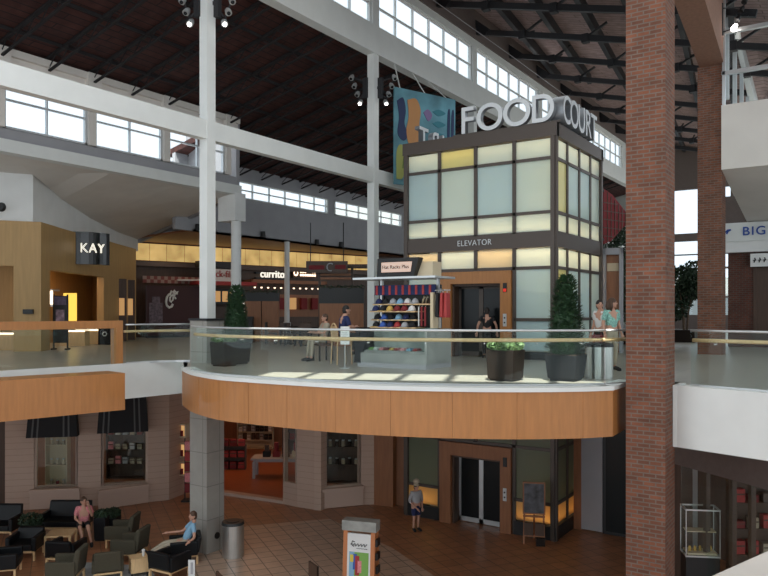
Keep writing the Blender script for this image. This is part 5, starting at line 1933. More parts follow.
nt_ = mb.build('sheet', M['paper'], t)
mb = MB()
for k in range(6):
    mb.box(-0.08, -0.014, 0.66 + 0.05 * k, 0.08 - 0.02 * (k % 3), -0.01, 0.675 + 0.05 * k)
mb.build('print_lines', M['grey_cloth'], nt_)
mb = MB(); mb.tube([(0, 0.02, 0), (0, 0.02, 0.95)], 0.012); mb.cyl((0, 0.02), 0.14, 0, 0.015)
mb.build('stand', M['alu'], t)

# slatted chair of the seated man
p_ch = at(341.5, 19.3)
t = thing('slatted_chair', 'pale wooden slat back chair left of the cart', 'chair', (p_ch.x, p_ch.y, UP), YAW + math.radians(115))
mb = MB(); mb.box(-0.23, -0.22, 0.60, 0.23, 0.23, 0.64)
mb.build('seat', M['maple_lt'], t)
mb = MB()
arcp = [(-0.22 + 0.44 * k / 8, 0.22, 0.95 + 0.12 * math.sin(PI * k / 8)) for k in range(9)]
mb.tube(arcp, 0.02, n=6)
for k in range(5):
    mb.tube([(-0.15 + 0.075 * k, 0.22, 0.62), (-0.15 + 0.075 * k, 0.22, 1.0)], 0.01, n=6)
mb.build('backrest', M['maple_lt'], t)
for sx, sy in ((-1, -1), (1, -1), (-1, 1), (1, 1)):
    mb = MB(); mb.tube([(sx * 0.22, sy * 0.21, 0), (sx * 0.20, sy * 0.19, 0.62)] + ([(sx * 0.22, 0.22, 0.97)] if sy > 0 else []), 0.017, n=6)
    mb.build('leg', M['maple_lt'], t)

# =================================================================== LOWER LEVEL OBJECTS
def g(px, y):
    return at(px, dz(y))


# awnings over the two left windows
def awning(label, pa, pb, z0, z1, out):
    t = thing('window_awning', label, 'awning', (pa.x, pa.y, 0))
    d = (pb - pa); L = d.length; rz = math.atan2(d.y, d.x)
    t.rotation_euler = (0, 0, rz)
    mb = MB(); mb.hexa([(0, -out, z0), (L, -out, z0), (L, 0, z0), (0, 0, z0)], [(0.1, -0.15, z1), (L - .1, -0.15, z1), (L - .1, 0, z1), (0.1, 0, z1)])
    mb.build('cloth', M['black_cloth'], t)
    for s in (0.10, 0.20, 0.72, 0.82):
        mb = MB(); x = L * s; x2 = 0.1 + (L - .2) * s
        mb.hexa([(x, -out - 0.012, z0), (x + 0.05, -out - 0.012, z0), (x + 0.05, -out, z0), (x, -out, z0)], [(x2, -0.162, z1), (x2 + 0.05, -0.162, z1), (x2 + 0.05, -.15, z1), (x2, -.15, z1)])
        mb.build('pale_stripe', mat('awning_stripe', (0.10, 0.10, 0.10), 0.8) if 'awning_stripe' not in M else M['awning_stripe'], t)


M['awning_stripe'] = mat('awning_stripe_cloth', (0.11, 0.11, 0.11), 0.8)
awning('black awning with pale stripes over the cream shop window', at(29, 23.6), at(79.5, 23.9), 2.45, 4.15, 0.38)
awning('black awning with pale stripes over the dark shop window', at(98, 24.15), at(148.5, 24.6), 2.50, 4.15, 0.38)


# shop windows with displays
def shop_window(idx, pa, pb, z0, z1, label):
    t = MB()
    d = (pb - pa).normalized()
    t.seg(pa, pa + d * 0.08, z0, z1, 0.16); t.seg(pb - d * 0.08, pb, z0, z1, 0.16)
    t.seg(pa, pb, z0, z0 + 0.07, 0.16); t.seg(pa, pb, z1 - 0.07, z1, 0.16)
    o = struct('window_%d' % idx, t, M['beige_trim'], label, 'window')
    m = MB(); m.seg(pa, pb, z0, z1, 0.015)
    m.build('pane', M['glass'], o)
    return o


shop_window(91, at(34, 23.95), at(78, 24.25), 0.66, 3.62, 'cream lit shop window under the left awning')
shop_window(92, at(101, 24.45), at(148, 24.85), 0.64, 3.75, 'dark stocked shop window under the right awning')
shop_window(93, q0, q1, 0.66, 3.95, 'dark stocked shop window between the shop entrance and the wood wall')
shop_window(94, S[283], at(297, 24.2), 0.70, 4.0, 'narrow side window right of the shop entrance')


def shelf_unit(label, px, d, w, h, n, rz, m, z0=0.0, dep=0.3, back=True):
    p = at(px, d)
    t = thing('shelf_unit', label, 'shelves', (p.x, p.y, z0), rz)
    mb = MB()
    mb.box(-w / 2, 0, 0, -w / 2 + 0.03, dep, h); mb.box(w / 2 - 0.03, 0, 0, w / 2, dep, h)
    if back:
        mb.box(-w / 2, dep - 0.02, 0, w / 2, dep, h)
    mb.build('carcass', M[m], t)
    zs = []
    for k in range(n + 1):
        z = 0.05 + (h - 0.08) * k / n
        s = MB(); s.box(-w / 2 + 0.03, 0.0, z - 0.02, w / 2 - 0.03, dep - 0.02, z + 0.01)
        s.build('shelf', M[m], t)
        zs.append(z0 + z + 0.01)
    return p, zs


def stock(name, cat, group, p, rz, zs, xs_, w, mats, where, hgt=(0.12, 0.2), dep=0.12, shape='jar', yo=0.12):
    """single goods on the shelves; where(row, place) gives the words that single each one out"""
    rnd = random.Random(len(zs) * 7 + len(xs_))
    u = Vector((math.cos(rz), math.sin(rz))); v = Vector((-u.y, u.x))
    base = {}
    for r_, z in enumerate(zs):
        for k, x in enumerate(xs_):
            q = p + u * x + v * yo
            mname = mats[rnd.randrange(len(mats))]
            lab = where(r_, k, mname)
            if mname not in base:
                t = thing(name, lab, cat, (q.x, q.y, z + 0.003), rz, group)
                h = rnd.uniform(*hgt)
                if shape == 'jar':
                    mb = MB(); mb.cyl((0, 0), w / 2, 0, h * 0.8, n=12)
                    mb.build('jar', M[mname], t)
                    mb = MB(); mb.cyl((0, 0), w / 2 * 0.8, h * 0.8, h, n=12)
                    mb.build('lid', M['alu'], t)
                else:
                    mb = MB(); mb.box(-w / 2, -dep / 2, 0, w / 2, dep / 2, h)
                    mb.build('carton', M[mname], t, bevel=0.006)
                    mb = MB(); mb.box(-w * .46, -dep / 2 - 0.003, h * .55, w * .46, -dep / 2, h * .68)
                    mb.build('stripe', M['walnut'], t)
                base[mname] = t
            else:
                dup(base[mname], (q.x, q.y, z + 0.003), rz, lab, group)


CN = {'red': 'red', 'red_dk': 'dark red', 'cream': 'cream', 'white_cloth': 'white', 'yellow_shirt': 'gold', 'pot_br': 'brown', 'walnut': 'dark brown', 'grey_cloth': 'grey', 'tan': 'tan', 'black_cloth': 'black', 'paper': 'white', 'pink': 'pink'}
place3 = ['left', 'middle', 'right']
place5 = ['leftmost', 'second from left', 'middle', 'second from right', 'rightmost']
place8 = ['leftmost', 'second from left', 'third from left', 'fourth from left', 'fifth from left', 'sixth from left', 'second from right', 'rightmost']
lev = ['lowest', 'second', 'third', 'top', 'uppermost']
p, zs = shelf_unit('cream display shelves in the window under the left awning', 56, 24.75, 0.75, 2.1, 3, YAW, 'cream', 0.55)
for k_ in ('red', 'yellow_shirt'):
    pass
stock('gift_jar', 'jar', 'jars in the cream window', p, YAW, zs[:4], [-0.2, 0.0, 0.2], 0.10, ['tan', 'cream', 'pot_br', 'red_dk'], lambda r_, k, m: '%s jar at %s on the %s shelf of the cream window display' % (CN[m], place3[k], lev[r_]))
p, zs = shelf_unit('dark display shelves in the window under the right awning', 125, 25.5, 1.35, 2.1, 4, YAW, 'walnut', 0.6)
stock('gift_box', 'box', 'boxes in the dark left window', p, YAW, zs[1:5], [-0.5, -0.25, 0, 0.25, 0.5], 0.17, ['white_cloth', 'pink', 'grey_cloth', 'red_dk', 'tan'], lambda r_, k, m: '%s box, %s on the %s shelf of the right awning window' % (CN[m], place5[k], lev[r_]), (0.16, 0.28), 0.12, 'box', 0.05)
p, zs = shelf_unit('dark display shelves in the window right of the shop entrance', 343, 25.1, 1.2, 1.9, 3, YAW, 'walnut', 0.55)
stock('candle_jar', 'jar', 'jars in the right shop window', p, YAW, zs[1:4], [-0.45, -0.22, 0, 0.22, 0.45], 0.13, ['cream', 'tan', 'white_cloth', 'pot_br'], lambda r_, k, m: '%s jar, %s on the %s shelf of the window right of the entrance' % (CN[m], place5[k], lev[r_]), (0.18, 0.26))
p = at(341, 25.0)
t = thing('window_poster', 'red poster in a dark frame above the jars of the right shop window', 'poster', (p.x, p.y, 2.75), YAW)
mb = MB(); mb.box(-0.42, 0, 0, 0.42, 0.04, 0.75)
mb.build('frame', M['walnut'], t)
mb = MB(); mb.box(-0.27, -0.012, 0.1, 0.25, 0, 0.68)
mb.build('print', M['red'], t)
mb = MB(); mb.tube([(-.3, .02, .75), (-.3, .02, 1.0)], .01); mb.tube([(.3, .02, .75), (.3, .02, 1.0)], .01)
mb.build('hanger', M['iron'], t)
# lit niches beside the entrance
for i, (y0, y1, lab) in enumerate(((425, 436, 'topmost lit display niche left of the shop entrance'), (444, 456, 'middle lit display niche left of the shop entrance'), (463, 474, 'lowest lit display niche left of the shop entrance'))):
    d = 25.75
    p = at(181.8, d)
    t = thing('display_niche', lab, 'display niche', (p.x, p.y, zz(y1, d)), YAW - 0.25)
    hh = zz(y0, d) - zz(y1, d)
    mb = MB(); mb.box(-0.20, -0.1, -0.04, 0.20, 0.2, 0.0); mb.box(-0.20, -0.1, hh, 0.20, 0.2, hh + .04); mb.box(-0.20, -.1, 0, -0.16, .2, hh); mb.box(0.16, -.1, 0, 0.20, .2, hh)
    mb.build('frame', M['cream'], t)
    mb = MB(); mb.box(-0.16, 0.02, 0, 0.16, 0.05, hh)
    mb.build('lit_back', glow('niche_light_%d' % i, (1.0, 0.55, 0.22), 0.75), t)
    mb = MB(); mb.cyl((0.02, -0.03), 0.05, 0, hh * 0.5, n=10); mb.cyl((-0.09, -0.03), 0.03, 0, hh * .35, n=8)
    mb.build('figurine', M['red_dk'], t)
# pink red banner beside the pier
p = at(188.3, 25.0)
t = thing('merchandise_rack', 'tall rack of pink and red items between the niches and the pier', 'rack', (p.x, p.y, 0), YAW)
mb = MB(); mb.box(-0.13, -0.03, 0, -0.10, 0.03, 2.15); mb.box(0.10, -0.03, 0, 0.13, 0.03, 2.15); mb.box(-0.2, -0.2, 0, 0.2, 0.2, 0.05)
mb.build('frame', M['black'], t)
for k, m in enumerate(('red_dk', 'pink', 'red_dk', 'red', 'pink')):
    mb = MB(); mb.box(-0.10, -0.08, 0.30 + 0.36 * k, 0.10, 0.08, 0.60 + 0.36 * k)
    mb.build('pocket', M[m], t)

# inside the shop: bookshelves, table, stock
p, zs = shelf_unit('tall white shelves at the back of the orange lit shop', 255, 34.3, 1.7, 2.0, 5, YAW, 'cream')
stock('stock_box', 'box', 'boxes on the back shelves', p, YAW, zs[1:5], [-0.7, -0.5, -0.3, -0.1, 0.1, 0.3, 0.5, 0.7], 0.16, ['walnut', 'black_cloth', 'paper', 'pot_br', 'grey_cloth'], lambda r_, k, m: '%s box, %s on the %s shelf at the shop back' % (CN[m], place8[k], lev[r_]), (0.20, 0.29), 0.16, 'box')
p = at(286, 28.6)
t = thing('display_table', 'long pale display table inside the shop entrance', 'table', (p.x, p.y, 0), YAW)
mb = MB(); mb.box(-1.3, -0.45, 0.74, 1.2, 0.45, 0.80); mb.box(-1.2, -0.4, 0.66, 1.1, 0.4, 0.74)
mb.build('table_top', M['grey_cloth'], t)
for sx, sy in ((-1.2, -.35), (1.1, -.35), (-1.2, .35), (1.1, .35)):
    mb = MB(); mb.box(sx - 0.05, sy - 0.05, 0, sx + 0.05, sy + 0.05, 0.66)
    mb.build('leg', M['grey_cloth'], t)
u = RU
ti = ['leftmost item on the shop display table', 'second item from the left on the shop display table', 'third item from the left on the shop display table', 'fourth item from the left on the shop display table', 'rightmost item on the shop display table']
for k in range(5):
    q = p + u * (-0.75 + 0.38 * k)
    t = thing('table_goods', ['dark', 'red', 'brown', 'pale', 'black'][k] + ' stacked ' + ti[k], 'goods', (q.x, q.y, 0.80), YAW, 'goods on the shop table')
    mm = [M['black_cloth'], M['red_dk'], M['walnut'], M['cream'], M['black_cloth']][k]
    mb = MB(); mb.box(-0.14, -0.14, 0, 0.14, 0.14, 0.22)
    mb.build('lower_box', mm, t, bevel=0.01)
    mb = MB(); mb.cyl((0, 0), 0.09, 0.22, 0.45 + 0.1 * (k % 2), n=12)
    mb.build('upper_tin', M['red_dk'] if k % 2 else M['walnut'], t)
p, zs = shelf_unit('low shelves at the left side inside the orange lit shop', 233, 29.8, 1.0, 1.0, 2, YAW, 'walnut')
stock('red_box', 'box', 'red boxes at the shop side', p, YAW, zs, [-0.33, 0.0, 0.33], 0.26, ['red', 'red_dk', 'red_dk'], lambda r_, k, m: '%s box at the %s of the %s side shelf in the shop' % (CN[m], place3[k], ['lowest', 'middle', 'top'][r_]), (0.24, 0.32), 0.2, 'box')
p = at(302, 34.2)
p, zs = shelf_unit('narrow dark shelves at the right rear of the orange lit shop', 292, 33.0, 0.9, 2.6, 4, YAW, 'walnut')
stock('dark_box', 'box', 'boxes at the right rear', p, YAW, zs[1:5], [-0.28, 0.0, 0.28], 0.2, ['cream', 'red_dk', 'walnut'], lambda r_, k, m: '%s box at the %s of the %s right rear shelf in the shop' % (CN[m], place3[k], lev[r_]), (0.24, 0.34), 0.16, 'box')


# lounge seating
def armchair(name, label, cat, m, w=0.74, back_h=0.80, dep=0.76, legs='maple_lt', group=None, seat_h=0.42, arm_h=0.60, rake=0.10):
    t = thing(name, label, cat, (0, 0, 0), 0, group)
    hw = w / 2
    mb = MB(); mb.box(-hw + 0.10, -dep / 2, seat_h - 0.16, hw - 0.10, dep / 2 - 0.14, seat_h)
    mb.build('seat', m, t, bevel=0.03, bseg=3)
    mb = MB()
    mb.hexa([(-hw + .04, dep / 2 - 0.20, seat_h - 0.14), (hw - .04, dep / 2 - 0.20, seat_h - 0.14), (hw - .04, dep / 2 - 0.02, seat_h - 0.14), (-hw + .04, dep / 2 - 0.02, seat_h - 0.14)],
            [(-hw + .06, dep / 2 - 0.16 + rake, back_h), (hw - .06, dep / 2 - 0.16 + rake, back_h), (hw - .06, dep / 2 - 0.04 + rake, back_h), (-hw + .06, dep / 2 - 0.04 + rake, back_h)])
    mb.build('backrest', m, t, bevel=0.04, bseg=3)
    for s in (-1, 1):
        mb = MB(); mb.box(s * hw - (0.12 if s > 0 else 0), -dep / 2 + 0.02, seat_h - 0.18, s * hw + (0.12 if s < 0 else 0), dep / 2 - 0.05, arm_h)
        mb.build('arm', m, t, bevel=0.03, bseg=3)
    mb = MB(); mb.box(-hw + 0.05, -dep / 2 + 0.04, seat_h - 0.22, hw - 0.05, dep / 2 - 0.06, seat_h - 0.17)
    mb.build('base_frame', M[legs], t)
    for sx in (-1, 1):
        for sy in (-1, 1):
            mb = MB(); mb.box(sx * (hw - 0.06) - 0.025, sy * (dep / 2 - 0.07) - 0.025, 0, sx * (hw - 0.06) + 0.025, sy * (dep / 2 - 0.07) + 0.025, seat_h - 0.2)
            mb.build('leg', M[legs], t)
    return t


def put(o, px, d, rz, z=0.006):
    p = at(px, d)
    o.location = (p.x, p.y, z)
    o.rotation_euler = (0, 0, rz)
    return o


FACE, AWAY, LEFT, RIGHT = YAW, YAW + PI, YAW - PI / 2, YAW + PI / 2
R_ = math.radians
sofa = put(armchair('sofa', 'black leather sofa with the woman in pink at its right end', 'sofa', M['leather'], 1.35, 0.86), 66, 21.4, FACE)
sofa2 = dup(sofa, (0, 0, 0), 0, 'black leather sofa at the left edge, in front of the dark wood wall', 'black sofas'); sofa['group'] = 'black sofas'
put(sofa2, -5, 21.0, FACE)
blk = put(armchair('armchair', 'black leather armchair facing the camera before the bushy planter', 'armchair', M['leather'], 0.78, 0.70, group='black lounge armchairs'), 26, 19.3, FACE + R_(4))
c = dup(blk, (0, 0, 0), 0, 'black leather armchair seen from behind at the wooden coffee table', 'black lounge armchairs'); put(c, 66, 18.75, AWAY + R_(-6))
c = dup(blk, (0, 0, 0), 0, 'black leather armchair at the bottom left corner facing right', 'black lounge armchairs'); put(c, 4, 17.95, RIGHT + R_(15))
mc = dup(blk, (0, 0, 0), 0, 'black leather armchair with the man in blue beside the stone pier', 'black lounge armchairs'); put(mc, 184, 18.95, LEFT + R_(18))
c = dup(blk, (0, 0, 0), 0, 'black leather armchair seen from behind in front of the man in blue', 'black lounge armchairs'); put(c, 169.5, 17.85, AWAY + R_(-28))
oli = put(armchair('armchair', 'olive fabric armchair facing left behind the other olive one', 'armchair', M['olive'], 0.76, 0.86, group='olive lounge armchairs', rake=0.10), 122, 20.3, LEFT)
c = dup(oli, (0, 0, 0), 0, 'olive fabric armchair beside the small box table, facing left', 'olive lounge armchairs'); put(c, 130, 19.1, LEFT + R_(-8))
c = dup(oli, (0, 0, 0), 0, 'olive fabric armchair at the picture bottom with its back to the right', 'olive lounge armchairs'); put(c, 66, 17.45, LEFT + R_(4))
c = dup(oli, (0, 0, 0), 0, 'olive fabric armchair on the rug, turned away toward the back wall', 'olive lounge armchairs'); put(c, 108, 17.8, AWAY + R_(20))
c.scale = (0.95, 0.95, 0.85)
p = at(61, 19.75)
t = thing('coffee_table', 'square wooden coffee table in front of the woman in pink', 'table', (p.x, p.y, 0), YAW + R_(8))
mb = MB(); mb.box(-0.34, -0.32, 0.46, 0.34, 0.32, 0.51)
mb.build('table_top', M['maple_lt'], t, bevel=0.006)
for sx in (-1, 1):
    for sy in (-1, 1):
        mb = MB(); mb.box(sx * 0.31 - 0.03, sy * 0.29 - 0.03, 0, sx * 0.31 + 0.03, sy * 0.29 + 0.03, 0.46)
        mb.build('leg', M['maple_lt'], t)
p = at(138.5, 18.0)
t = thing('side_table', 'small wooden box table between the olive chair and the man in blue', 'table', (p.x, p.y, 0.006), YAW + R_(28))
mb = MB(); mb.box(-0.21, -0.21, 0.40, 0.21, 0.21, 0.45)
mb.build('table_top', M['maple_lt'], t, bevel=0.005)
mb = MB(); mb.box(-0.20, -0.20, 0.10, 0.20, 0.20, 0.40)
mb.build('box', M['maple_lt'], t, bevel=0.005)
for sx in (-1, 1):
    for sy in (-1, 1):
        mb = MB(); mb.box(sx * 0.18 - 0.02, sy * 0.18 - 0.02, 0, sx * 0.18 + 0.02, sy * 0.18 + 0.02, 0.1)
        mb.build('leg', M['black'], t)
q = p + RU * 0.12
t = thing('paper_cup', 'white paper cup on the small box table', 'cup', (q.x, q.y, 0.458))
mb = MB(); mb.cyl((0, 0), 0.028, 0, 0.15, 0.04, n=12)
mb.build('cup', M['paper'], t)
mb = MB(); mb.cyl((0, 0), 0.042, 0.15, 0.165, 0.036, n=12)
mb.build('lid', M['white_cloth'], t)
mb = MB(); mb.prism([at(80, 18.9), at(150, 18.6), at(160, 17.2), at(70, 16.9)], 0.0, 0.004)
o = mb.build('area_rug', M['rug']); tag(o, 'pale grey rug under the olive armchairs', 'rug')
mb = MB(); mb.box(0, 0, 0, 0, 0, 0) if False else None
p = at(31, 20.3); low_planter('dark planter with a leafy bush between the two black sofas', (p.x, p.y, 0), YAW, 0.5, 0.52, 0.34, M['pot'], 21)
p = at(101.5, 20.75); low_planter('tall black planter with a dark bush right of the woman in pink', (p.x, p.y, 0), YAW, 0.34, 0.66, 0.18, M['pot'], 22)
p = at(112, 21.3); low_planter('dark bushy planter behind the olive armchairs', (p.x, p.y, 0), YAW, 0.40, 0.50, 0.24, M['pot'], 23)
# small signs at the picture bottom
p = at(192, 17.6)
t = thing('table_sign', 'small white upright card at the bottom edge right of the black armchair', 'sign', (p.x, p.y, 0), YAW)
mb = MB(); mb.box(-0.09, -0.01, 0.08, 0.07, 0.01, 0.50)
s_ = mb.build('card', M['paper'], t)
mb = MB(); mb.box(-0.03, -0.015, 0.16, 0.03, -0.01, 0.44)
mb.build('print', M['grey_cloth'], s_)
mb = MB(); mb.box(-0.13, -0.1, 0, 0.11, 0.1, 0.04); mb.box(-.02, -.01, .03, .02, .02, .1)
mb.build('base', M['alu'], t)
for px, y, lab in ((229.5, 571, 'dark chair back just showing at the bottom edge under the trash can'), (322, 561, 'brown chair back just showing at the bottom edge left of the poster stand')):
    d = (EYE - 0.95) * FPX / (y - 311)
    c = dup(ch0, (0, 0, 0), 0, lab, None); put(c, px, d, RIGHT + R_(30))
    if 'group' in c:
        del c['group']

# poster stand
p = at(361, 16.3)
t = thing('poster_stand', 'orange framed A-board with a colourful poster at the bottom centre', 'sign stand', (p.x, p.y, 0), YAW - R_(17))
for s in (0, 1):
    y0, yt = (-0.22, -0.10) if s == 0 else (0.22, 0.10)
    mb = MB()
    for x0, x1 in ((-0.37, -0.27), (0.27, 0.37)):
        mb.hexa([(x0, y0 - .02, 0), (x1, y0 - .02, 0), (x1, y0 + .02, 0), (x0, y0 + .02, 0)], [(x0, yt - .02, 1.62), (x1, yt - .02, 1.62), (x1, yt + .02, 1.62), (x0, yt + .02, 1.62)])
    mb.hexa([(-.37, y0 * .95 - .02, 0.2), (.37, y0 * .95 - .02, .2), (.37, y0 * .95 + .02, .2), (-.37, y0 * .95 + .02, .2)], [(-.37, y0 * .9 - .02, 0.34), (.37, y0 * .9 - .02, .34), (.37, y0 * .9 + .02, .34), (-.37, y0 * .9 + .02, .34)])
    fr = mb.build('frame', M['orange'], t)
mb = MB(); mb.hexa([(-.27, -.212, 0.3), (.27, -.212, .3), (.27, -.18, .3), (-.27, -.18, .3)], [(-.27, -.125, 1.56), (.27, -.125, 1.56), (.27, -.09, 1.56), (-.27, -.09, 1.56)])
po = mb.build('poster', M['paper'], t)


def pf(x, z, dpt=0.006):
    f = (z - 0.3) / 1.26
    return (x, -.212 + .087 * f - dpt, z)


def pq(x0, z0, x1, z1, m, nm, dpt=0.006):
    b = MB(); b.hexa([pf(x0, z0, dpt), pf(x1, z0, dpt), pf(x1, z0, 0), pf(x0, z0, 0)], [pf(x0, z1, dpt), pf(x1, z1, dpt), pf(x1, z1, 0), pf(x0, z1, 0)])
    return b.build(nm, m, po)


pq(-0.22, 0.50, 0.23, 1.16, M['green'], 'picture')
pq(-0.22, 0.50, -0.10, 1.16, M['sky_cloth'], 'picture_sky', 0.007)
pq(-0.08, 0.66, 0.02, 1.08, M['red'], 'picture_coat', 0.009)
pq(-0.13, 0.78, -0.04, 1.12, M['blue'], 'picture_coat', 0.008)
pq(-0.02, 0.72, 0.07, 0.98, M['pink'], 'picture_coat', 0.010)
pq(-0.20, 0.94, -0.12, 1.10, M['yellow'], 'picture_spot', 0.009)
pq(-0.22, 0.50, 0.23, 0.62, M['red'], 'picture_band', 0.011)
mb = MB()
mb.tube([pf(-0.19 + 0.38 * k / 16, 1.32 + 0.035 * math.sin(k * 2.1), 0.012) for k in range(17)], 0.009, n=6)
mb.tube([pf(-0.10, 1.38, .012), pf(-0.15, 1.40, .012), pf(-0.17, 1.32, .012), pf(-0.11, 1.28, .012)], 0.010, n=6)
mb.tube([pf(-0.05 + 0.25 * k / 8, 1.24 + 0.008 * (k % 2), 0.012) for k in range(9)], 0.005, n=6)
mb.build('script', M['iron'], po)
mb = MB(); mb.box(-0.40, -0.15, 1.62, 0.40, 0.15, 1.84)
mb.build('header', M['cart_grey'], t)
for k in range(4):
    mb = MB(); mb.box(0.37, -0.12 + 0.01 * k, 1.3 - 0.3 * k, 0.42, 0.10, 1.45 - 0.3 * k)
    mb.build('brochure_pocket', M['black'], t)

# easel beside the lower elevator
p = at(534, 20.35)
t = thing('easel_sign', 'dark framed notice on a wooden easel right of the lower elevator doors', 'easel', (p.x, p.y, 0), YAW - R_(12))
mb = MB()
mb.bar((-0.28, -0.05, 0), (-0.24, 0.08, 1.68), 0.05); mb.bar((0.28, -0.05, 0), (0.24, 0.08, 1.68), 0.05); mb.bar((0, 0.45, 0), (0, 0.1, 1.5), 0.05)
mb.bar((-0.3, -0.02, 0.78), (0.3, -0.02, 0.78), 0.05); mb.bar((-0.28, -0.05, 0.25), (0.28, -0.05, 0.25), 0.05)
mb.build('easel', M['cherry'], t)
mb = MB(); mb.hexa([(-.31, -.04, .84), (.31, -.04, .84), (.31, 0.0, .84), (-.31, 0.0, .84)], [(-.31, .02, 1.72), (.31, .02, 1.72), (.31, .06, 1.72), (-.31, .06, 1.72)])
fr = mb.build('frame', M['cherry'], t)
mb = MB(); mb.hexa([(-.27, -.05, .88), (.27, -.05, .88), (.27, -.03, .88), (-.27, -.03, .88)], [(-.27, .01, 1.68), (.27, .01, 1.68), (.27, .03, 1.68), (-.27, .03, 1.68)])
mb.build('print', mat('dark_print', (0.05, 0.05, 0.06), 0.4, var=0.9, scale=5), fr)
for x in (-0.15, 0.15):
    mb = MB(); mb.box(x - 0.12, -0.14, 0.28, x + 0.12, -0.03, 0.62)
    mb.build('brochure_pocket', M['walnut'], t)
mb = MB(); mb.box(0.06, -0.17, 0.0, 0.30, -0.05, 0.22)
mb.build('leaflet_box', M['pot_br'], t)

# right lower shop: display case, panel, shelves of goods
p = at(700, 15.6)
t = thing('glass_display_case', 'lit glass display case on legs in the lower right shop window', 'display case', (p.x, p.y, 0), YAW - R_(8))
mb = MB(); mb.box(-0.34, -0.22, 0.0, 0.34, 0.22, 1.30)
mb.build('cabinet', M['black'], t)
mb = MB(); mb.box(-0.34, -0.22, 1.34, 0.34, 0.22, 2.30)
mb.build('glass_box', M['glass'], t)
mb = MB()
for sx in (-.34, .34):
    for sy in (-.22, .22):
        mb.bar((sx, sy, 1.3), (sx, sy, 2.3), 0.016)
for z in (1.32, 2.30):
    mb.bar((-.34, -.22, z), (.34, -.22, z), 0.03); mb.bar((-.34, .22, z), (.34, .22, z), 0.03); mb.bar((-.34, -.22, z), (-.34, .22, z), .03); mb.bar((.34, -.22, z), (.34, .22, z), .03)
mb.build('metal_frame', M['alu'], t)
mb = MB(); mb.box(-0.30, -0.18, 1.34, 0.30, 0.18, 1.38); mb.box(-.30, -.1, 1.80, .30, .18, 1.82)
mb.build('shelf', M['cream'], t)
gold = ['leftmost', 'second from left', 'third from left', 'fourth from left', 'rightmost']
for k in range(5):
    q = p + RU * (-0.22 + 0.11 * k)
    o = thing('gold_ornament', 'small gold ornament, %s on the floor of the glass display case' % gold[k], 'ornament', (q.x, q.y, 1.384), 0, 'ornaments in the glass case')
    mb = MB(); mb.cyl((0, 0), 0.035, 0, 0.02, n=10); mb.ball((0, 0, 0.06), (0.03, 0.03, 0.05), 8, 6)
    mb.build('figure', M['yellow_shirt'], o, smooth=True)
p = at(688, 16.6)
t = thing('white_panel', 'pale upright panel with a square notice inside the lower right shop', 'panel', (p.x, p.y, 0), YAW)
mb = MB(); mb.box(-0.2, 0, 0, 0.22, 0.05, 3.25)
mb.build('panel', M['grey_cloth'], t)
mb = MB(); mb.box(-0.19, -0.02, 2.75, 0.10, 0, 3.2)
mb.build('notice', M['paper'], t)
p, zs = shelf_unit('dark shelves with red lit goods at the right edge of the lower level', 762, 15.9, 1.3, 2.9, 5, YAW, 'walnut')
stock('shop_goods', 'goods', 'goods on the right edge shelves', p, YAW, zs[1:5], [-0.45, -0.15, 0.15, 0.45], 0.2, ['red', 'walnut', 'tan', 'red_dk'], lambda r_, k, m: '%s goods, %s on the %s shelf at the right edge' % (CN[m], ['leftmost', 'second from left', 'third from left', 'rightmost'][k], lev[r_]), (0.15, 0.3), 0.18, 'box')

# =================================================================== PEOPLE
def skin_graph(pts, edges, root, sub=1):
    """pts: {name: (x, y, z, radius)}; returns a closed surface grown round the skeleton"""
    names_ = list(pts)
    idx = {n: i for i, n in enumerate(names_)}
    me = bpy.data.meshes.new('skeleton')
    me.from_pydata([pts[n][:3] for n in names_], [(idx[a], idx[b]) for a, b in edges], [])
    o = bpy.data.objects.new('skeleton', me)
    COL.objects.link(o)
    md = o.modifiers.new('skin', 'SKIN')
    md.use_smooth_shade = True
    for n in names_:
        r = pts[n][3]
        r = r if isinstance(r, tuple) else (r, r)
        me.skin_vertices[0].data[idx[n]].radius = r
        me.skin_vertices[0].data[idx[n]].use_root = n == root
    s = o.modifiers.new('round', 'SUBSURF')
    s.levels = s.render_levels = sub
    dg = bpy.context.evaluated_depsgraph_get()
    res = bpy.data.meshes.new_from_object(o.evaluated_get(dg))
    bpy.data.objects.remove(o)
    return res


def mobj(name, me, m, parent):
    me.materials.clear()
    me.materials.append(m)
    for p_ in me.polygons:
        p_.use_smooth = True
        p_.material_index = 0
    o = bpy.data.objects.new(name, me)
    COL.objects.link(o)
    o.parent = parent
    return o


def L3(a, b, t):
    return tuple(a[i] + (b[i] - a[i]) * t for i in range(3))


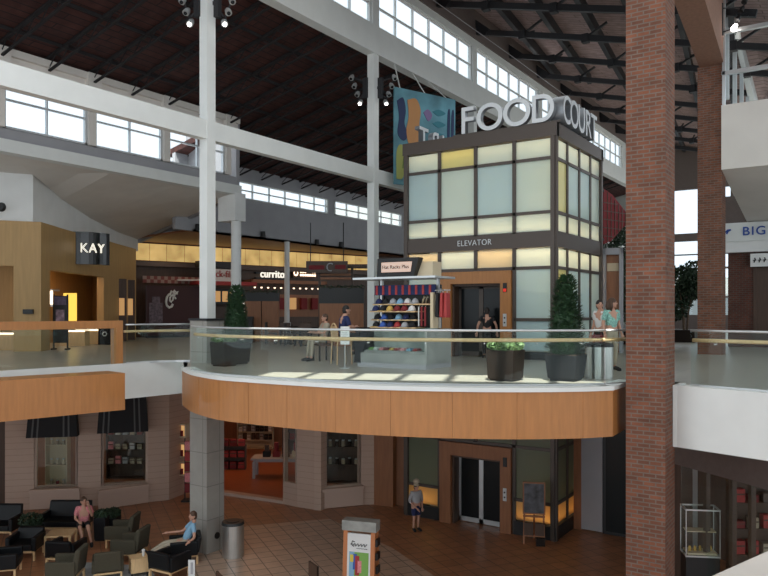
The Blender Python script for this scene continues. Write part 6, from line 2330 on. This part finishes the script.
def person(label, loc, rz, J, shirt, pants, hair, long_hair=False, sleeve=0.55, leg=1.0, shoe='black_cloth', scale=1.0, build=1.0, hat=None, name='person', cat='person', turn=0.0):
    t = thing(name, label, cat, loc, rz)
    t.scale = (scale, scale, scale)
    B = build
    R = {'pelvis': (0.135 * B, 0.105 * B), 'waist': (0.125 * B, 0.095 * B), 'chest': (0.15 * B, 0.105 * B), 'neck': 0.052, 'skull': 0.06,
         'sh': 0.058 * B, 'el': 0.042, 'wr': 0.028, 'hip': 0.085 * B, 'kn': 0.058, 'an': 0.038, 'to': 0.034}
    P = {}
    pel, chs, nk, hd = J['pelvis'], J['chest'], J['neck'], J['head']
    P['pelvis'] = (*pel, R['pelvis']); P['waist'] = (*L3(pel, chs, 0.5), R['waist']); P['chest'] = (*chs, R['chest']); P['neck'] = (*nk, R['neck']); P['skull'] = (*L3(nk, hd, 0.6), R['skull'])
    E = [('pelvis', 'waist'), ('waist', 'chest'), ('chest', 'neck'), ('neck', 'skull')]
    for s in 'LR':
        P['sh' + s] = (*J['sh' + s], R['sh']); P['el' + s] = (*J['el' + s], R['el']); P['wr' + s] = (*J['wr' + s], R['wr'])
        P['hip' + s] = (*J['hip' + s], R['hip']); P['kn' + s] = (*J['kn' + s], R['kn']); P['an' + s] = (*J['an' + s], R['an']); P['to' + s] = (*J['to' + s], R['to'])
        E += [('chest', 'sh' + s), ('sh' + s, 'el' + s), ('el' + s, 'wr' + s), ('pelvis', 'hip' + s), ('hip' + s, 'kn' + s), ('kn' + s, 'an' + s), ('an' + s, 'to' + s)]
    body = skin_graph(P, E, 'pelvis')
    # head and hands are added to the same surface
    bm = bmesh.new(); bm.from_mesh(body)
    hm = MB()
    hm.ball((0, 0, 0), (0.076, 0.095, 0.115), 16, 12)
    hm.ball((0, -0.097, -0.012), (0.014, 0.022, 0.024), 8, 6)
    hm.ball((0.078, 0.005, -0.01), (0.012, 0.022, 0.032), 8, 6)
    hm.ball((-0.078, 0.005, -0.01), (0.012, 0.022, 0.032), 8, 6)
    hm.ball((0, -0.083, -0.058), (0.026, 0.012, 0.008), 8, 6)
    hm.ball((0, -0.070, -0.090), (0.030, 0.022, 0.022), 8, 6)
    hm.xform(Matrix.Translation(hd) @ Matrix.Rotation(turn, 4, 'Z'))
    for s in 'LR':
        w_, e_ = Vector(J['wr' + s]), Vector(J['el' + s])
        d_ = (w_ - e_).normalized()
        up = Vector((0, 0, 1)) if abs(d_.z) < 0.8 else Vector((0, -1, 0))
        sd = d_.cross(up).normalized(); dn = d_.cross(sd).normalized()
        pc = w_ + d_ * 0.05
        hm.tube([w_ - d_ * 0.01, w_ + d_ * 0.03, w_ + d_ * 0.085], [0.026, 0.036, 0.034], n=8)
        for k in range(4):
            b0 = w_ + d_ * 0.08 + sd * (-0.027 + 0.018 * k)
            ln = (0.062, 0.074, 0.070, 0.054)[k]
            hm.tube([b0, b0 + d_ * ln * 0.55 + dn * 0.006, b0 + d_ * ln + dn * 0.022], [0.010, 0.009, 0.007], n=6)
        b0 = w_ + d_ * 0.025 - sd * 0.028
        hm.tube([b0, b0 - sd * 0.022 + d_ * 0.03, b0 - sd * 0.026 + d_ * 0.06 + dn * 0.008], [0.012, 0.010, 0.008], n=6)
    tmp = bpy.data.meshes.new('head'); hm.bm.to_mesh(tmp); hm.bm.free()
    bm.from_mesh(tmp); bpy.data.meshes.remove(tmp)
    bm.to_mesh(body); bm.free()
    mobj('body', body, M['skin'], t)
    HM = Matrix.Translation(hd) @ Matrix.Rotation(turn, 4, 'Z')
    em = MB()
    for x in (-0.030, 0.030):
        em.ball((x, -0.086, 0.012), (0.011, 0.008, 0.008), 8, 6)
    em.xform(HM)
    em.build('eyes', M['hair_dk'], t)
    h = MB()
    h.ball((0, 0.012, 0.018), (0.088, 0.100, 0.112), 16, 10, -0.05)
    h.ball((0, 0.035, -0.02), (0.084, 0.078, 0.10), 14, 8)
    if long_hair:
        h.tube([(0, 0.06, 0.05), (0, 0.075, -0.08), (0, 0.07, -0.20)], [0.07, 0.085, 0.055], n=12)
        for s in (-1, 1):
            h.tube([(s * 0.07, 0.02, 0.05), (s * 0.085, 0.02, -0.08), (s * 0.07, 0.03, -0.18)], [0.03, 0.035, 0.02], n=8)
    h.xform(HM)
    h.build('hair', M[hair], t, smooth=True)
    # shirt
    Q = {'pelvis': (*L3(pel, chs, 0.02), (R['pelvis'][0] * 1.12, R['pelvis'][1] * 1.16)), 'waist': (*P['waist'][:3], (R['waist'][0] * 1.16, R['waist'][1] * 1.2)), 'chest': (*chs, (R['chest'][0] * 1.10, R['chest'][1] * 1.16)), 'neck': (*L3(chs, nk, 0.72), 0.066)}
    EQ = [('pelvis', 'waist'), ('waist', 'chest'), ('chest', 'neck')]
    for s in 'LR':
        Q['sh' + s] = (*J['sh' + s], R['sh'] * 1.22)
        if sleeve <= 1:
            Q['sl' + s] = (*L3(J['sh' + s], J['el' + s], sleeve), 0.062)
            EQ += [('chest', 'sh' + s), ('sh' + s, 'sl' + s)]
        else:
            Q['el' + s] = (*J['el' + s], 0.055); Q['sl' + s] = (*L3(J['el' + s], J['wr' + s], sleeve - 1), 0.042)
            EQ += [('chest', 'sh' + s), ('sh' + s, 'el' + s), ('el' + s, 'sl' + s)]
    mobj('shirt', skin_graph(Q, EQ, 'pelvis'), M[shirt], t)
    Q = {'pelvis': (*pel, (R['pelvis'][0] * 1.07, R['pelvis'][1] * 1.12)), 'waist': (*L3(pel, chs, 0.28), (R['waist'][0] * 1.06, R['waist'][1] * 1.08))}
    EQ = [('pelvis', 'waist')]
    for s in 'LR':
        Q['hip' + s] = (*J['hip' + s], R['hip'] * 1.14)
        EQ.append(('pelvis', 'hip' + s))
        if leg >= 1:
            Q['kn' + s] = (*J['kn' + s], 0.072); Q['an' + s] = (*L3(J['kn' + s], J['an' + s], 0.92), 0.058)
            EQ += [('hip' + s, 'kn' + s), ('kn' + s, 'an' + s)]
        else:
            Q['kn' + s] = (*L3(J['hip' + s], J['kn' + s], leg), 0.085)
            EQ += [('hip' + s, 'kn' + s)]
    mobj('trousers' if leg >= 1 else 'shorts', skin_graph(Q, EQ, 'pelvis'), M[pants], t)
    for s in 'LR':
        a_, b_ = Vector(J['an' + s]), Vector(J['to' + s])
        d_ = (b_ - a_); d_n = d_.normalized()
        m_ = MB(); m_.tube([a_ - d_n * 0.05 + Vector((0, 0, -0.02)), a_ + Vector((0, 0, -0.015)), L3(a_, b_, 0.6), b_ + d_n * 0.03, b_ + d_n * 0.06], [0.036, 0.047, 0.047, 0.042, 0.02], n=10)
        m_.build('shoe', M[shoe], t, smooth=True)
    if hat:
        hh = MB(); hh.cyl((0, 0.01), 0.10, 0.05, 0.13, 0.10, n=16); hh.ball((0, 0.01, 0.20), (0.12, 0.12, 0.10), 14, 8)
        hh.xform(HM)
        hh.build('hat', M[hat], t, smooth=True)
    return t


def standing(arm=0.12, wrist=(0.02, -0.06), lean=0.0, hw=0.09):
    J = {'pelvis': (0, 0, 0.94), 'chest': (0, -lean * 0.5, 1.28), 'neck': (0, -lean * 0.8, 1.45), 'head': (0, -0.03 - lean, 1.585)}
    for s, k in (('L', -1), ('R', 1)):
        J['sh' + s] = (k * 0.175, 0, 1.385); J['el' + s] = (k * (0.21 + arm * 0.2), 0.03, 1.10); J['wr' + s] = (k * (0.21 + arm * 0.2 + wrist[0]), wrist[1], 0.86)
        J['hip' + s] = (k * hw, 0, 0.87); J['kn' + s] = (k * hw * 1.05, -0.02, 0.48); J['an' + s] = (k * hw * 1.1, 0.02, 0.085); J['to' + s] = (k * hw * 1.3, -0.12, 0.04)
    return J


def seated(seat=0.45, legs=((-0.05, -0.40), (0.05, -0.40)), foot=((-0.05, -0.46), (0.05, -0.46)), back=0.10, fz=(0.08, 0.08), hands=((-0.16, -0.32, 0.22), (0.16, -0.32, 0.22))):
    z = seat + 0.12
    J = {'pelvis': (0, 0, z), 'chest': (0, back * 0.7, z + 0.36), 'neck': (0, back, z + 0.53), 'head': (0, back - 0.04, z + 0.665)}
    for i, (s, k) in enumerate((('L', -1), ('R', 1))):
        J['sh' + s] = (k * 0.175, back * 0.85, z + 0.46)
        h = hands[i]
        J['wr' + s] = (h[0], h[1], z + h[2])
        J['el' + s] = ((J['sh' + s][0] + h[0]) / 2 + k * 0.07, (J['sh' + s][1] + h[1]) / 2 + 0.06, z + 0.20)
        J['hip' + s] = (k * 0.09, -0.03, z - 0.02)
        J['kn' + s] = (k * 0.10 + legs[i][0] * 0.3, legs[i][1], z + 0.03 + (0.0 if fz[i] < 0.2 else -0.02))
        J['an' + s] = (k * 0.09 + foot[i][0], foot[i][1], fz[i])
        J['to' + s] = (k * 0.10 + foot[i][0], foot[i][1] - 0.13, max(0.04, fz[i] - 0.04) if fz[i] < 0.2 else fz[i] + 0.08)
    return J


# two women by the balcony corner
p = at(611.5, 17.1)
person('woman with brown hair in a teal patterned top by the balcony corner', (p.x, p.y, UP), YAW + R_(25), standing(), 'teal_cloth', 'tan', 'hair_br', True, 0.8, 1.0, turn=R_(50))
p = at(600.5, 17.7)
person('woman with black hair in a white top standing behind the teal one', (p.x, p.y, UP), YAW + R_(-60), standing(), 'white_cloth', 'black_cloth', 'hair_dk', False, 0.7, 1.0, turn=R_(60), scale=0.98)
hb = at(597.5, 17.25)
t = thing('handbag', 'dark red handbag held by the woman in the white top', 'bag', (hb.x, hb.y, UP + 0.62), YAW)
mb = MB(); mb.box(-0.13, -0.06, 0, 0.13, 0.06, 0.22)
mb.build('pouch', M['red_dk'], t, bevel=0.03)
mb = MB(); mb.tube([(-0.09, 0, 0.21), (-0.07, 0, 0.34), (0.07, 0, 0.34), (0.09, 0, 0.21)], 0.012, n=6)
mb.build('handle', M['red_dk'], t)
# person by the upper elevator doors
p = at(487, 21.75)
person('person in black with bare forearms standing at the upper elevator doors', (p.x, p.y, UP), YAW + PI - 0.1, standing(0.5, (0.03, -0.02)), 'black_cloth', 'black_cloth', 'hair_dk', False, 0.6, 1.0, scale=0.88)
# man by the cart
person('man in a dark blue shirt sitting on the slat back chair', (p_ch.x, p_ch.y, UP), YAW + R_(115), seated(0.645, ((-0.05, -0.36), (0.05, -0.36)), ((-0.05, -0.40), (0.05, -0.40)), -0.10, (0.30, 0.30)), 'navy', 'black_cloth', 'hair_dk', False, 0.9, 1.0, turn=R_(-15))
p = at(323, 20.6)
c = dup(ch0, (0, 0, 0), 0, 'dark dining chair under the person in khaki trousers', None); put(c, 323, 20.6, YAW - R_(60), UP)
if 'group' in c:
    del c['group']
person('person in khaki trousers sitting left of the man in dark blue', (p.x, p.y, UP), YAW - R_(60), seated(0.53), 'tan', 'tan', 'hair_br', False, 0.8, 1.0, scale=0.92)
# lounge people
mp = at(184.5, 18.85)
person('man in a light blue shirt leaning back in a black armchair with legs stretched out', (mp.x, mp.y, 0.0), LEFT + R_(18), seated(0.41, ((-0.02, -0.46), (0.05, -0.46)), ((0.0, -0.88), (0.06, -0.90)), 0.25, (0.30, 0.32), ((-0.30, -0.40, 0.20), (0.40, 0.12, 0.14))), 'sky_cloth', 'tan', 'hair_br', False, 0.7, 1.0, turn=R_(25))
wp = at(84.0, 20.55)
person('woman in a pink top sitting at the right end of the black sofa', (wp.x, wp.y, 0.0), FACE + R_(20), seated(0.40, ((0.02, -0.42), (0.05, -0.42)), ((0.10, -0.52), (0.12, -0.46)), -0.10, (0.09, 0.09), ((-0.12, -0.36, 0.16), (0.13, -0.26, 0.56))), 'pink', 'black_cloth', 'hair_br', False, 0.8, 0.98, turn=R_(20), build=1.08)
# statue
p = at(416, 21.6)
person('painted standing figure in a tall pale hat and blue shorts by the lower elevator', (p.x, p.y, 0.0), YAW + R_(30), standing(0.3, (-0.16, -0.25)), 'grey_cloth', 'navy', 'hair_dk', False, 1.3, 0.9, hat='tan', scale=0.82, build=1.35, name='painted_statue', cat='statue')
